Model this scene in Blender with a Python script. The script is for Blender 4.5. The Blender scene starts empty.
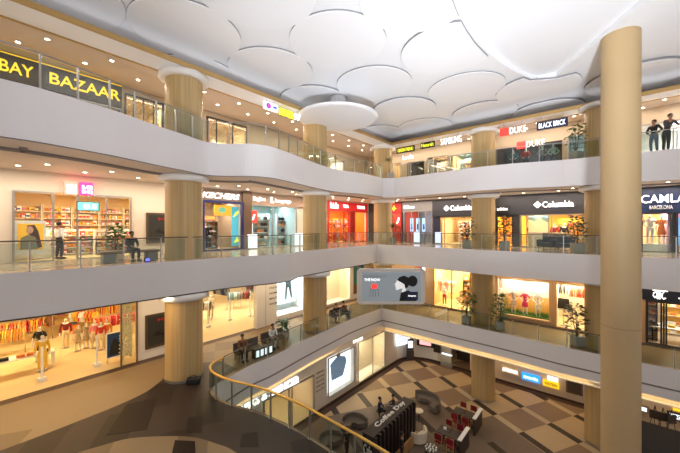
import bpy, bmesh, math, random
from mathutils import Vector, Matrix
random.seed(5)
S = bpy.context.scene
C = S.collection
R = math.radians
PI = math.pi

# ------------------------------------------------------------------ camera, world, big lights, exposure
EYE = 12.5
F = 310.0
cam_d = bpy.data.cameras.new('camera')
cam_d.sensor_width = 36
cam_d.lens = 36 * F / 680
cam_d.clip_start = .05
cam = bpy.data.objects.new('camera', cam_d)
C.objects.link(cam)
cam.location = (0, 0, EYE)
cam.rotation_euler = (R(90), 0, R(40.54))
S.camera = cam

world = bpy.data.worlds.new('world')
S.world = world
world.use_nodes = True
wb = world.node_tree.nodes['Background']
wb.inputs[0].default_value = (1.0, .93, .89, 1)
wb.inputs[1].default_value = .5
vs = S.view_settings
vs.view_transform = 'Standard'
vs.look = 'None'
vs.gamma = 1
vs.use_curve_mapping = False
vs.exposure = .27


def area(name, loc, size, power, col, rot=(0, 0, 0), sy=None, spread=180):
    l = bpy.data.lights.new(name, 'AREA')
    l.energy = power
    l.color = col
    l.size = size
    l.spread = R(spread)
    if sy:
        l.shape = 'RECTANGLE'
        l.size_y = sy
    o = bpy.data.objects.new(name, l)
    C.objects.link(o)
    o.location = loc
    o.rotation_euler = rot
    return o


WARM = (1.0, .72, .42)
SOFT = (1.0, .86, .70)
COOL = (.92, .94, 1.0)
# cove lights lying on top of the top gallery's soffit, shining up into the void ceiling
area('cove_light_left', (-14.9, 10, 19.85), .5, 25, COOL, (R(180), R(-25), 0), 26)
area('cove_light_far', (-2, 23.9, 19.85), 24, 25, COOL, (R(180 - 25), 0, 0), .5)
# unseen fill lamps behind the viewer, added to brighten the void ceiling
# (narrow beams from over the near first floor, aimed up at the ceiling discs)
for tx_, ty_, e_ in ((-13, 9, 200), (-8.5, 18, 420), (-1, 21, 270), (3, 12, 70)):
    d_ = Vector((tx_ - 3, ty_ + 1, 23.5 - 6.2))
    area('added_ceiling_fill', (3, -1, 6.2), 1.6, e_, (.91, .94, 1), d_.to_track_quat('-Z', 'Y').to_euler(), spread=62)
# downlight rows of the galleries
for z, e, c in ((19.5, 480, SOFT), (14.8, 640, SOFT), (9.4, 280, WARM)):
    area('gallery_light_left', (-16.9, 10, z), .25, e, c, (0, 0, 0), 26)
    area('gallery_light_far', (-4, 24.9, z), 24, e, c, (0, 0, 0), .25)
area('gallery_light_ground', (-2, 26.3, 3.9), 22, 190, WARM, (0, 0, 0), .3)
area('mezzanine_light', (-14.4, 1.5, 9.4), .3, 160, WARM, (0, 0, 0), 10)


# ------------------------------------------------------------------ materials
MATS = {}


def mat(name, col, rough=.6, metal=0., em=None, es=0., noise=0., nscale=(4, 4, 4), bump=0., coat=0.):
    if name in MATS:
        return MATS[name]
    m = bpy.data.materials.new(name)
    m.use_nodes = True
    nt = m.node_tree
    b = nt.nodes['Principled BSDF']
    b.inputs['Base Color'].default_value = (*col, 1)
    b.inputs['Roughness'].default_value = rough
    b.inputs['Metallic'].default_value = metal
    b.inputs['Coat Weight'].default_value = coat
    if em:
        b.inputs['Emission Color'].default_value = (*em, 1)
        b.inputs['Emission Strength'].default_value = es
    if noise or bump:
        tc = nt.nodes.new('ShaderNodeTexCoord')
        mp = nt.nodes.new('ShaderNodeMapping')
        mp.inputs['Scale'].default_value = nscale
        nz = nt.nodes.new('ShaderNodeTexNoise')
        nz.inputs['Scale'].default_value = 1
        nz.inputs['Detail'].default_value = 4
        nt.links.new(tc.outputs['Object'], mp.inputs[0])
        nt.links.new(mp.outputs[0], nz.inputs['Vector'])
        if noise:
            cr = nt.nodes.new('ShaderNodeValToRGB')
            cr.color_ramp.elements[0].position = .3
            cr.color_ramp.elements[1].position = .7
            cr.color_ramp.elements[0].color = (*[c * (1 - noise) for c in col], 1)
            cr.color_ramp.elements[1].color = (*[min(1, c * (1 + noise)) for c in col], 1)
            nt.links.new(nz.outputs[0], cr.inputs[0])
            nt.links.new(cr.outputs[0], b.inputs['Base Color'])
        if bump:
            bp = nt.nodes.new('ShaderNodeBump')
            bp.inputs['Strength'].default_value = bump
            bp.inputs['Distance'].default_value = .02
            nt.links.new(nz.outputs[0], bp.inputs['Height'])
            nt.links.new(bp.outputs[0], b.inputs['Normal'])
    MATS[name] = m
    return m


def glass_mat(name, tint, gloss=.07):
    m = bpy.data.materials.new(name)
    m.use_nodes = True
    nt = m.node_tree
    for n in list(nt.nodes):
        if n.type != 'OUTPUT_MATERIAL':
            nt.nodes.remove(n)
    out = [n for n in nt.nodes if n.type == 'OUTPUT_MATERIAL'][0]
    tr = nt.nodes.new('ShaderNodeBsdfTransparent')
    tr.inputs[0].default_value = (*tint, 1)
    gl = nt.nodes.new('ShaderNodeBsdfGlossy')
    gl.inputs['Roughness'].default_value = .03
    fr = nt.nodes.new('ShaderNodeLayerWeight')
    pw = nt.nodes.new('ShaderNodeMath')
    pw.operation = 'POWER'
    pw.inputs[1].default_value = 4
    nt.links.new(fr.outputs['Facing'], pw.inputs[0])
    ad = nt.nodes.new('ShaderNodeMath')
    ad.operation = 'MULTIPLY_ADD'
    ad.inputs[1].default_value = .5
    ad.inputs[2].default_value = gloss
    mx = nt.nodes.new('ShaderNodeMixShader')
    nt.links.new(pw.outputs[0], ad.inputs[0])
    nt.links.new(ad.outputs[0], mx.inputs[0])
    nt.links.new(tr.outputs[0], mx.inputs[1])
    nt.links.new(gl.outputs[0], mx.inputs[2])
    nt.links.new(mx.outputs[0], out.inputs[0])
    return m


def col(name, r, g, b, rough=.7):
    return mat(name, (r, g, b), rough)


def glow(name, c, s):
    return mat(name, c, .5, 0, c, s)


def lin(r, g, b):
    return tuple((v / 255) ** 2.2 for v in (r, g, b))


FASCIA = mat('fascia_paint', (.76, .735, .735), .55, noise=.02, nscale=(.3, .3, .3))
SOFFIT = mat('soffit_paint', (.66, .56, .47), .7)
SOFFIT_DARK = mat('soffit_recess', (.2, .17, .16), .8)
CEIL = mat('ceiling_paint', (.88, .90, .93), .7)
RIM = mat('disc_rim_shade', (.28, .28, .29), .6)  # grey colour paints in the shadow lines round the ceiling discs
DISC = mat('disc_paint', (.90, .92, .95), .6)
WALLP = mat('wall_paint', (.72, .62, .50), .7, noise=.03, nscale=(.5, .5, .5))
WHITE = mat('white_paint', (.82, .80, .77), .5)
CREAM = mat('cream_paint', (.80, .70, .52), .6)
GOLDTRIM = mat('gold_trim', (.55, .36, .14), .35, .6)
GOLDRAIL = mat('brass_rail', (.72, .45, .10), .3, .7)
STEEL = mat('brushed_steel', (.42, .41, .39), .35, .8)
DARKRAIL = mat('dark_handrail', (.12, .11, .09), .4, .5)
BLACK = mat('black_matt', (.012, .012, .014), .5)
DARK = mat('dark_brown', (.05, .035, .03), .5)
CHAR = mat('charcoal_panel', (.055, .05, .055), .5)
NAVY = mat('navy_panel', (.01, .02, .07), .4)
GLASS = glass_mat('railing_glass', (.84, .89, .86), .05)
PANE = glass_mat('shop_glass', (.95, .97, .97), .03)
TAN = mat('tan_plaster', (.52, .37, .19), .55, noise=.04, nscale=(.6, .6, .35), bump=.05)


def wood_mat():
    m = mat('column_wood', (.5, .35, .2), .42)
    nt = m.node_tree
    b = nt.nodes['Principled BSDF']
    tc = nt.nodes.new('ShaderNodeTexCoord')
    mp = nt.nodes.new('ShaderNodeMapping')
    mp.inputs['Scale'].default_value = (14, 14, .2)
    nz = nt.nodes.new('ShaderNodeTexNoise')
    nz.inputs['Scale'].default_value = 1
    nz.inputs['Detail'].default_value = 5
    cr = nt.nodes.new('ShaderNodeValToRGB')
    cr.color_ramp.elements[0].position = .32
    cr.color_ramp.elements[1].position = .68
    cr.color_ramp.elements[0].color = (.44, .295, .125, 1)
    cr.color_ramp.elements[1].color = (.57, .40, .18, 1)
    nt.links.new(tc.outputs['Object'], mp.inputs[0])
    nt.links.new(mp.outputs[0], nz.inputs['Vector'])
    nt.links.new(nz.outputs[0], cr.inputs[0])
    nt.links.new(cr.outputs[0], b.inputs['Base Color'])
    return m


WOOD = wood_mat()


class NT:
    """small helper to write node maths"""
    def __init__(s, m):
        s.nt = m.node_tree

    def m(s, op, a, b=0, c=0):
        n = s.nt.nodes.new('ShaderNodeMath')
        n.operation = op
        for i, v in enumerate((a, b, c)):
            if isinstance(v, (int, float)):
                n.inputs[i].default_value = v
            else:
                s.nt.links.new(v, n.inputs[i])
        return n.outputs[0]

    def mix(s, f, a, b):
        n = s.nt.nodes.new('ShaderNodeMix')
        n.data_type = 'RGBA'
        for sock, v in ((n.inputs[0], f), (n.inputs[6], a), (n.inputs[7], b)):
            if isinstance(v, tuple):
                sock.default_value = (*v, 1)
            elif isinstance(v, (int, float)):
                sock.default_value = v
            else:
                s.nt.links.new(v, sock)
        return n.outputs[2]


def ground_mat():
    m = mat('ground_tiles', (.4, .3, .2), .5)
    m.node_tree.nodes['Principled BSDF'].inputs['Specular IOR Level'].default_value = .25
    nt = m.node_tree
    b = nt.nodes['Principled BSDF']
    g = NT(m)
    tc = nt.nodes.new('ShaderNodeTexCoord')
    sp = nt.nodes.new('ShaderNodeSeparateXYZ')
    nt.links.new(tc.outputs['Object'], sp.inputs[0])
    x, y = sp.outputs[0], sp.outputs[1]
    u = g.m('SUBTRACT', g.m('MULTIPLY', x, .875), g.m('MULTIPLY', y, .485))
    v = g.m('ADD', g.m('MULTIPLY', x, .485), g.m('MULTIPLY', y, .875))
    # columns in u, period 3.74, black-strip column centred on -20.35
    fu = g.m('FRACT', g.m('DIVIDE', g.m('ADD', u, 20.35 + .93 + 374), 3.74))
    colB = g.m('LESS_THAN', fu, .5)
    fv = g.m('FRACT', g.m('DIVIDE', g.m('ADD', v, 246 - 14.4 + .22), 2.46))
    strip = g.m('LESS_THAN', fv, .18)
    nz = nt.nodes.new('ShaderNodeTexNoise')
    nz.inputs['Scale'].default_value = 1.3
    nt.links.new(tc.outputs['Object'], nz.inputs['Vector'])
    sq = g.mix(colB, (.25, .165, .10), (.52, .38, .215))
    # seating zone: plain taupe squares
    zone = g.m('MULTIPLY', g.m('GREATER_THAN', u, -19.4), g.m('LESS_THAN', v, 14.3))
    zone2 = g.m('MULTIPLY', g.m('GREATER_THAN', u, -15.7), g.m('LESS_THAN', v, 16.6))
    zone = g.m('MAXIMUM', zone, zone2)
    sq = g.mix(zone, sq, (.17, .12, .085))
    st = g.mix(colB, (.52, .40, .25), (.012, .007, .006))
    st = g.mix(g.m('MULTIPLY', zone, g.m('SUBTRACT', 1, colB)), st, (.15, .105, .075))
    c = g.mix(strip, sq, st)
    c = g.mix(g.m('MULTIPLY', nz.outputs[0], .25), c, (.3, .22, .14))
    nt.links.new(c, b.inputs['Base Color'])
    return m


def terrace_mat(name, base, dark, ang, px, py, frac, rough=.25):
    """stone paving with scattered darker diamonds"""
    m = mat(name, base, rough)
    nt = m.node_tree
    b = nt.nodes['Principled BSDF']
    g = NT(m)
    b.inputs['Specular IOR Level'].default_value = .2
    tc = nt.nodes.new('ShaderNodeTexCoord')
    sp = nt.nodes.new('ShaderNodeSeparateXYZ')
    nt.links.new(tc.outputs['Object'], sp.inputs[0])
    x, y = sp.outputs[0], sp.outputs[1]
    ca, sa = math.cos(ang), math.sin(ang)
    u = g.m('ADD', g.m('MULTIPLY', x, ca), g.m('MULTIPLY', y, sa))
    v = g.m('SUBTRACT', g.m('MULTIPLY', y, ca), g.m('MULTIPLY', x, sa))
    iu = g.m('FLOOR', g.m('DIVIDE', g.m('ADD', u, 200), px))
    iv = g.m('FLOOR', g.m('DIVIDE', g.m('ADD', v, 200), py))
    cv = nt.nodes.new('ShaderNodeCombineXYZ')
    nt.links.new(iu, cv.inputs[0])
    nt.links.new(iv, cv.inputs[1])
    wn = nt.nodes.new('ShaderNodeTexWhiteNoise')
    wn.noise_dimensions = '2D'
    nt.links.new(cv.outputs[0], wn.inputs['Vector'])
    pick = g.m('LESS_THAN', wn.outputs[0], frac)
    var = g.m('MULTIPLY', wn.outputs[0], .22)
    c = g.mix(pick, base, dark)
    c = g.mix(var, c, tuple(k * .75 for k in base))
    nz = nt.nodes.new('ShaderNodeTexNoise')
    nz.inputs['Scale'].default_value = 14
    nz.inputs['Detail'].default_value = 5
    nt.links.new(tc.outputs['Object'], nz.inputs['Vector'])
    c = g.mix(g.m('MULTIPLY', nz.outputs[0], .3), c, tuple(k * .6 for k in base))
    nt.links.new(c, b.inputs['Base Color'])
    return m


GROUND = ground_mat()
PAVE_LIGHT = terrace_mat('paving_beige', (.27, .19, .105), (.17, .115, .065), R(-29), 1.25, .95, .12, .4)
PAVE_DARK = terrace_mat('paving_brown', (.048, .032, .025), (.025, .016, .012), R(-29), 1.9, 1.0, .2, .42)
PAVE_BAND = mat('paving_dark_band', (.075, .045, .035), .3, noise=.15, nscale=(8, 8, 8))
PAVE_BLACK = mat('paving_black', (.02, .013, .011), .25)
GALLERY_FLOOR = mat('gallery_floor', (.48, .38, .27), .15, noise=.12, nscale=(1.2, 1.2, 1))
SHOP_FLOOR = mat('shop_floor_cream', (.72, .56, .32), .25, noise=.04, nscale=(.8, .8, 1))


# ------------------------------------------------------------------ mesh helpers
class MB:
    def __init__(s):
        s.v, s.f, s.m, s.sm = [], [], [], []

    def _add(s, vs, fs, mi=0, sm=False):
        o = len(s.v)
        s.v += [tuple(p) for p in vs]
        for f in fs:
            s.f.append([i + o for i in f])
            s.m.append(mi)
            s.sm.append(sm)
        return s

    def box(s, x0, x1, y0, y1, z0, z1, mi=0):
        return s._add([(x0, y0, z0), (x1, y0, z0), (x1, y1, z0), (x0, y1, z0), (x0, y0, z1), (x1, y0, z1), (x1, y1, z1), (x0, y1, z1)],
                      [(0, 3, 2, 1), (4, 5, 6, 7), (0, 1, 5, 4), (1, 2, 6, 5), (2, 3, 7, 6), (3, 0, 4, 7)], mi)

    def lathe(s, prof, n=24, cx=0, cy=0, mi=0, sx=1, sy=1):
        vs, fs = [], []
        for r, z in prof:
            for k in range(n):
                a = 2 * PI * k / n
                vs.append((cx + r * sx * math.cos(a), cy + r * sy * math.sin(a), z))
        for j in range(len(prof) - 1):
            for k in range(n):
                k2 = (k + 1) % n
                fs.append((j * n + k, j * n + k2, (j + 1) * n + k2, (j + 1) * n + k))
        s._add(vs, fs, mi, True)
        s._add([vs[k] for k in range(n)], [tuple(range(n))[::-1]], mi)
        s._add([vs[(len(prof) - 1) * n + k] for k in range(n)], [tuple(range(n))], mi)
        return s

    def cyl(s, cx, cy, z0, z1, r, r2=None, n=24, mi=0):
        return s.lathe([(r, z0), (r if r2 is None else r2, z1)], n, cx, cy, mi)

    def tube(s, pts, r, n=8, mi=0):
        pts = [Vector(p) for p in pts]
        vs, fs = [], []
        for i, p in enumerate(pts):
            t = (pts[min(i + 1, len(pts) - 1)] - pts[max(i - 1, 0)]).normalized()
            up = Vector((0, 0, 1)) if abs(t.z) < .95 else Vector((1, 0, 0))
            a = t.cross(up).normalized()
            b = a.cross(t)
            rr = r[i] if isinstance(r, (list, tuple)) else r
            for k in range(n):
                q = 2 * PI * k / n
                vs.append(p + a * rr * math.cos(q) + b * rr * math.sin(q))
        for i in range(len(pts) - 1):
            for k in range(n):
                k2 = (k + 1) % n
                fs.append((i * n + k, (i + 1) * n + k, (i + 1) * n + k2, i * n + k2))
        fs.append(tuple(range(n)))
        fs.append(tuple(range((len(pts) - 1) * n, len(pts) * n))[::-1])
        return s._add(vs, fs, mi, True)

    def prism(s, poly, z0, z1, mt=0, ms=None, mb=None):
        ms = mt if ms is None else ms
        mb = mt if mb is None else mb
        n = len(poly)
        area2 = sum(poly[i][0] * poly[(i + 1) % n][1] - poly[(i + 1) % n][0] * poly[i][1] for i in range(n))
        if area2 < 0:
            poly = poly[::-1]
        s._add([(x, y, z1) for x, y in poly], [tuple(range(n))], mt)
        s._add([(x, y, z0) for x, y in poly], [tuple(range(n))[::-1]], mb)
        vs = [(x, y, z0) for x, y in poly] + [(x, y, z1) for x, y in poly]
        s._add(vs, [(i, (i + 1) % n, n + (i + 1) % n, n + i) for i in range(n)], ms)
        return s

    def flat(s, poly, y0, y1, mi=0):
        """a 2-D outline in x,z extruded along y"""
        n = len(poly)
        area2 = sum(poly[i][0] * poly[(i + 1) % n][1] - poly[(i + 1) % n][0] * poly[i][1] for i in range(n))
        if area2 < 0:
            poly = poly[::-1]
        vs = [(x, y0, z) for x, z in poly] + [(x, y1, z) for x, z in poly]
        return s._add(vs, [tuple(range(n)), tuple(range(n, 2 * n))[::-1]] + [(i, n + i, n + (i + 1) % n, (i + 1) % n) for i in range(n)], mi)

    def strip(s, pts, w, z0, z1, mi=0):
        """a rectangular section run along an x,y path (w measured to the left of travel)"""
        P = [Vector(p) for p in pts]
        vs, fs = [], []
        for i, p in enumerate(P):
            t = (P[min(i + 1, len(P) - 1)] - P[max(i - 1, 0)]).normalized()
            nrm = Vector((-t.y, t.x))
            q = p + nrm * w
            vs += [(p.x, p.y, z0), (q.x, q.y, z0), (q.x, q.y, z1), (p.x, p.y, z1)]
        for i in range(len(P) - 1):
            a, b = i * 4, i * 4 + 4
            for k in range(4):
                k2 = (k + 1) % 4
                fs.append((a + k, b + k, b + k2, a + k2))
        fs.append((0, 1, 2, 3))
        e = (len(P) - 1) * 4
        fs.append((e + 3, e + 2, e + 1, e))
        return s._add(vs, fs, mi)

    def mesh(s, name, mats):
        me = bpy.data.meshes.new(name)
        me.from_pydata(s.v, [], s.f)
        for m in (mats if isinstance(mats, (list, tuple)) else [mats]):
            me.materials.append(m)
        for p, mi, sm in zip(me.polygons, s.m, s.sm):
            p.material_index = mi
            p.use_smooth = sm
        me.update()
        return me

    def build(s, name, mats, parent=None, loc=(0, 0, 0), rz=0, bevel=0):
        o = bpy.data.objects.new(name, s.mesh(name, mats))
        C.objects.link(o)
        o.location = loc
        o.rotation_euler = (0, 0, rz)
        if parent:
            o.parent = parent
        if bevel:
            b = o.modifiers.new('bevel', 'BEVEL')
            b.width = bevel
            b.segments = 2
            b.limit_method = 'ANGLE'
        return o


def tag(o, label=None, cat=None, group=None, kind=None):
    if label:
        o['label'] = label
    if cat:
        o['category'] = cat
    if group:
        o['group'] = group
    if kind:
        o['kind'] = kind
    return o


def thing(name, label, cat, loc=(0, 0, 0), rz=0, group=None):
    o = bpy.data.objects.new(name, None)
    C.objects.link(o)
    o.location = loc
    o.rotation_euler = (0, 0, rz)
    return tag(o, label, cat, group)


def struct(name, mb, mats, **k):
    return tag(mb.build(name, mats, **k), kind='structure')


def put(name, me, loc, rz, label, cat, group=None, scale=None):
    o = bpy.data.objects.new(name, me)
    C.objects.link(o)
    o.location = loc
    o.rotation_euler = (0, 0, rz)
    if scale:
        o.scale = scale
    return tag(o, label, cat, group)


def copy_tree(o, parent=None):
    c = o.copy()
    C.objects.link(c)
    c.parent = parent
    for ch in list(o.children):
        copy_tree(ch, c)
    return c


def spline(pts, k=6):
    out = []
    n = len(pts)
    for i in range(n - 1):
        p0, p1, p2, p3 = (Vector(pts[max(i - 1, 0)]), Vector(pts[i]), Vector(pts[i + 1]), Vector(pts[min(i + 2, n - 1)]))
        for j in range(k):
            t = j / k
            out.append(tuple(.5 * ((2 * p1) + (p2 - p0) * t + (2 * p0 - 5 * p1 + 4 * p2 - p3) * t * t + (3 * p1 - p0 - 3 * p2 + p3) * t ** 3)))
    out.append(tuple(pts[-1]))
    return out


def text_mesh(body, w, h, mats, ext=.03, bold=.02, shear=0, space=1.0):
    bold = bold * .3
    cu = bpy.data.curves.new('lettering', 'FONT')
    cu.body = body
    cu.size = 1
    cu.extrude = ext
    cu.offset = bold
    cu.shear = shear
    cu.space_character = space
    cu.resolution_u = 3
    o = bpy.data.objects.new('lettering', cu)
    C.objects.link(o)
    dg = bpy.context.evaluated_depsgraph_get()
    me = bpy.data.meshes.new_from_object(o.evaluated_get(dg))
    bpy.data.objects.remove(o)
    xs = [v.co.x for v in me.vertices] or [0, 1]
    ys = [v.co.y for v in me.vertices] or [0, 1]
    sx = w / (max(xs) - min(xs) + 1e-6)
    sy = h / (max(ys) - min(ys) + 1e-6)
    cx, cy = (max(xs) + min(xs)) / 2, (max(ys) + min(ys)) / 2
    for v in me.vertices:
        v.co = Vector(((v.co.x - cx) * sx, -v.co.z, (v.co.y - cy) * sy))
    me.materials.clear()
    me.materials.append(mats)
    me.name = 'lettering'
    return me


def text(body, w, h, m, parent, loc=(0, 0, 0), name='lettering', **k):
    o = bpy.data.objects.new(name, text_mesh(body, w, h, m, **k))
    C.objects.link(o)
    o.location = loc
    o.parent = parent
    return o


# ------------------------------------------------------------------ the two shopfront lines
# the left line faces +x at x = XL, the far line faces -y at y = YR; a runs along the line, n out of it towards the void
XL, YR = -18.4, 26.0
L0Z, L1Z, L2Z, L3Z = 0., 5.5, 11.0, 16.4
TH = 1.55


def A(side, px, n=0, x0=XL, y0=YR):
    """where the sight line of picture column px meets the line (or a parallel to it)"""
    t = (px - 340) / F
    if side == 'L':
        D = (x0 + n) / (.76 * t - .65)
        return D * (.65 * t + .76)
    D = (y0 - n) / (.65 * t + .76)
    return D * (.76 * t - .65)


def W(side, a, n=0, z=0, x0=XL, y0=YR):
    return (x0 + n, a, z) if side == 'L' else (a, y0 - n, z)


def RZ(side):
    return PI / 2 if side == 'L' else 0


def Zp(px, py, p):
    D = -.65 * p[0] + .76 * p[1]
    return EYE + (226.5 - py) * D / F


def at(px, py, z):
    D = F * (z - EYE) / (226.5 - py)
    X = (px - 340) / F * D
    return (.76 * X - .65 * D, .65 * X + .76 * D)


# ------------------------------------------------------------------ slabs
e3L = spline([(-12.1, -6), (-12.05, -2), (-12.1, .4), (-12.1, 1.1), (-12.3, 2), (-12.55, 3), (-13.0, 4.1), (-13.35, 5), (-13.6, 5.8), (-13.95, 6.8), (-13.6, 7.6), (-12.75, 8.3), (-12.4, 9.2), (-12.6, 10.3), (-13.1, 12), (-13.75, 14.4), (-13.95, 16.4), (-13.55, 18.3), (-13.6, 21.2)])
e3R = spline([(-12.9, 21.85), (-11.9, 21.8), (-8.9, 21.6), (-6.6, 21.4), (-4.4, 21.5)]) + [(-1.85, 22.3), (1.5, 22.6), (3, 22.75), (14, 23)]
e2L = spline([(-15.2, -6), (-14.9, -2), (-14.6, .45), (-14.4, 1.6), (-14.4, 3), (-14.25, 5.1), (-14.12, 6.6), (-14.0, 8.2), (-13.45, 10.1), (-13.35, 11.3), (-14.0, 12.8), (-14.3, 16.6), (-14.4, 18.4), (-14.6, 21.9)])
e2R = spline([(-14.6, 21.9), (-11.6, 21.8), (-8.7, 21.4), (-6.6, 21.1), (-4.4, 20.95), (-1.8, 21.2)]) + [(1.4, 21.2), (14, 21.3)]
e1L = spline([(-13.22, 7.35), (-13.6, 8.9), (-13.65, 10.4), (-14.05, 13.1), (-14.45, 16.9), (-14.6, 18.8), (-14.5, 22.5)])
e1R = spline([(-14.5, 22.5), (-11.4, 22.5), (-8.3, 22.4), (-5.15, 22.35), (-2.1, 22.1)]) + [(2.8, 22.2), (14, 22.2)]
e1N = spline([(14, 6.0), (0, 6.6), (-3, 7.05), (-5, 7.2), (-7, 7.22), (-7.8, 7.22), (-8.5, 7.15), (-9.3, 7.05), (-10.1, 6.88), (-10.8, 6.65), (-11.6, 6.45), (-12.4, 6.42), (-13.0, 6.7), (-13.22, 7.35)])

OUT = [(14, 34), (-31, 34), (-31, -6)]
for z, e, fl in ((L3Z, e3L + e3R, GALLERY_FLOOR), (L2Z, e2L + e2R[1:], GALLERY_FLOOR)):
    b = MB().prism(e + OUT, z - TH, z, 0, 1, 2)
    struct('floor', b, [fl, FASCIA, SOFFIT])
b = MB().prism(e1N + e1L[1:] + e1R[1:] + [(14, 34), (-31, 34), (-31, -6), (14, -6)], L1Z - TH, L1Z, 0, 1, 2)
# brown paving inlaid in the beige terrace, with a black-and-beige inner circle
darkreg = [(-14.5, -6), (-14.35, .5), (-14.4, 2.4), (-14.5, 3.6), (-14.75, 4.6), (-15.3, 5.4), (-15.9, 6.1), (-15.9, 7.2), (-15.2, 8.2)]
darkreg = spline(darkreg, 4) + [(x, y) for x, y in e1L[::-1] if y < 9][0:0] + [(-13.75, 8.3)] + [(x - .12, y) for x, y in [(-13.35, 7.4)]] + [(x, y - .12) for x, y in e1N[::-1][1:]] + [(14, -6)]
b.prism(darkreg, L1Z, L1Z + .004, 3)
inner = spline([(-13.6, -6), (-13.3, -1), (-12.7, 1), (-12.4, 2), (-12.2, 2.6), (-11.9, 3.3), (-11, 4.2), (-10.3, 4.7), (-9.5, 5.0), (-8.7, 5.2), (-6, 5.4)], 4) + [(14, 5), (14, -6)]
b.prism(inner, L1Z + .004, L1Z + .008, 0)
for q in ([(-10.7, 4.2), (-10.15, 4.6), (-9.3, 4.25), (-9.8, 3.7)], [(-12.9, 1.1), (-12.4, 2.0), (-11.3, 1.4), (-11.8, .5)]):
    b.prism(q, L1Z + .008, L1Z + .012, 5)
b.prism([(-18.4, -6), (-17.95, -6), (-17.95, 26), (-18.4, 26)], L1Z, L1Z + .004, 4)
b.prism([(-18.4, 25.6), (-18.4, 26), (14, 26), (14, 25.6)], L1Z, L1Z + .0045, 4)
for q in ([(-14.3, 3.8), (-13.9, 4.8), (-12.0, 3.8), (-12.7, 2.8)], [(-11.6, 5.0), (-11.3, 5.45), (-10.4, 4.95), (-10.8, 4.6)], [(-9.3, 5.8), (-9.0, 6.2), (-8.35, 5.8), (-8.8, 5.4)]):
    b.prism(q, L1Z + .004, L1Z + .009, 6)
PAVE_DEEP = mat('paving_deep_brown', (.02, .012, .009), .4)
for m_ in (PAVE_DEEP, PAVE_BAND, PAVE_BLACK):
    m_.node_tree.nodes['Principled BSDF'].inputs['Specular IOR Level'].default_value = .15
struct('floor', b, [PAVE_LIGHT, FASCIA, SOFFIT, PAVE_DARK, PAVE_BAND, PAVE_BLACK, PAVE_DEEP])
struct('floor', MB().box(-20, 14, -6, 34, -.1, 0), GROUND)

# dark shadow-gap slots set in the lower fascias and warm cove strips beneath the first floor
LIT = glow('cove_strip_warm', (1, .70, .34), 5.0)


def offs(pts, d):
    P = [Vector(p) for p in pts]
    out = []
    for i, p in enumerate(P):
        t = (P[min(i + 1, len(P) - 1)] - P[max(i - 1, 0)]).normalized()
        out.append((p.x - t.y * d, p.y + t.x * d))
    return out


for i, (pts, z0, z1, m, d, w) in enumerate((
        (e1L, 4.43, 4.51, SOFFIT_DARK, -.015, .03), (e1R, 4.43, 4.51, SOFFIT_DARK, -.015, .03),
        (e2L, 9.45, 9.50, DARK, -.012, .03), (e3L, 14.85, 14.88, SOFFIT_DARK, -.012, .03))):
    struct('trim_%d' % (i + 1), MB().strip(offs(pts, d), w, z0, z1), m)
for i, (pts, d) in enumerate(((e1L, .2), (e1R, .2))):
    o = MB().strip(offs(pts, d), .1, 3.90, 3.95).build('cove_light', LIT)
    tag(o, ['warm cove light strip under the edge of the left first floor', 'warm cove light strip under the edge of the far first floor'][i], 'light strip')
for i, pts in enumerate((e1L, e1R)):
    struct('trim_%d' % (i + 12), MB().strip(offs(pts, .5), .15, 3.55, 3.95), CREAM)
    struct('trim_%d' % (i + 14), MB().strip(offs(pts, .3), .35, 3.5, 3.56), WHITE)
for z in (14.85, 9.45):
    for i, (pts, dd) in enumerate(((e3L if z > 12 else e2L, 1.35), (e3R if z > 12 else e2R, 1.5))):
        struct('trim_%d' % (5 + i + (2 if z < 12 else 0)), MB().strip(offs(pts, dd), .35, z - .06, z), SOFFIT_DARK)

# ------------------------------------------------------------------ top gallery soffit and void ceiling
gx, gy, gz = -14.0, 23.2, 19.55
b = MB().prism([(gx, -6), (gx, gy), (14, gy), (14, 34), (-31, 34), (-31, -6)], gz, gz + .15)
struct('ceiling', b, SOFFIT)
struct('trim_9', MB().strip([(gx, -6), (gx, gy)], -.06, gz - .05, gz + .16).strip([(gx, gy), (14, gy)], -.06, gz - .05, gz + .16), GOLDTRIM)
struct('trim_10', MB().strip([(-15.25, -6), (-15.25, 24.3)], .08, gz - .06, gz).strip([(-15.25, 24.4), (14, 24.4)], .08, gz - .06, gz), GOLDTRIM)
struct('trim_11', MB().prism([(gx - .02, -6), (gx - .02, gy + .02), (14, gy + .02), (14, 24.4), (-15.25, 24.4), (-15.25, -6)], gz - .02, gz), CEIL)
CZ = 20.75
curve = [at(px, py, CZ) for px, py in ((452, -18), (455, 0), (463, 20), (478, 42), (500, 62), (520, 74), (537, 80), (556, 76), (600, 40), (640, 5))]
cs = spline(curve[:7], 5)
far = curve[9]
dirn = (Vector(curve[9]) - Vector(curve[7])).normalized()
cend = Vector(curve[9]) + dirn * 16
P = [(-3.8, -6)] + [(curve[0][0], 2)] + cs + [curve[7], (cend.x, cend.y), (24, 34), (-31, 34), (-31, -6)]
struct('ceiling', MB().prism(P, CZ, CZ + .22), [CEIL])
struct('ceiling', MB().box(-31, 24, -6, 34, CZ + .22, CZ + .45), CEIL)

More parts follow.
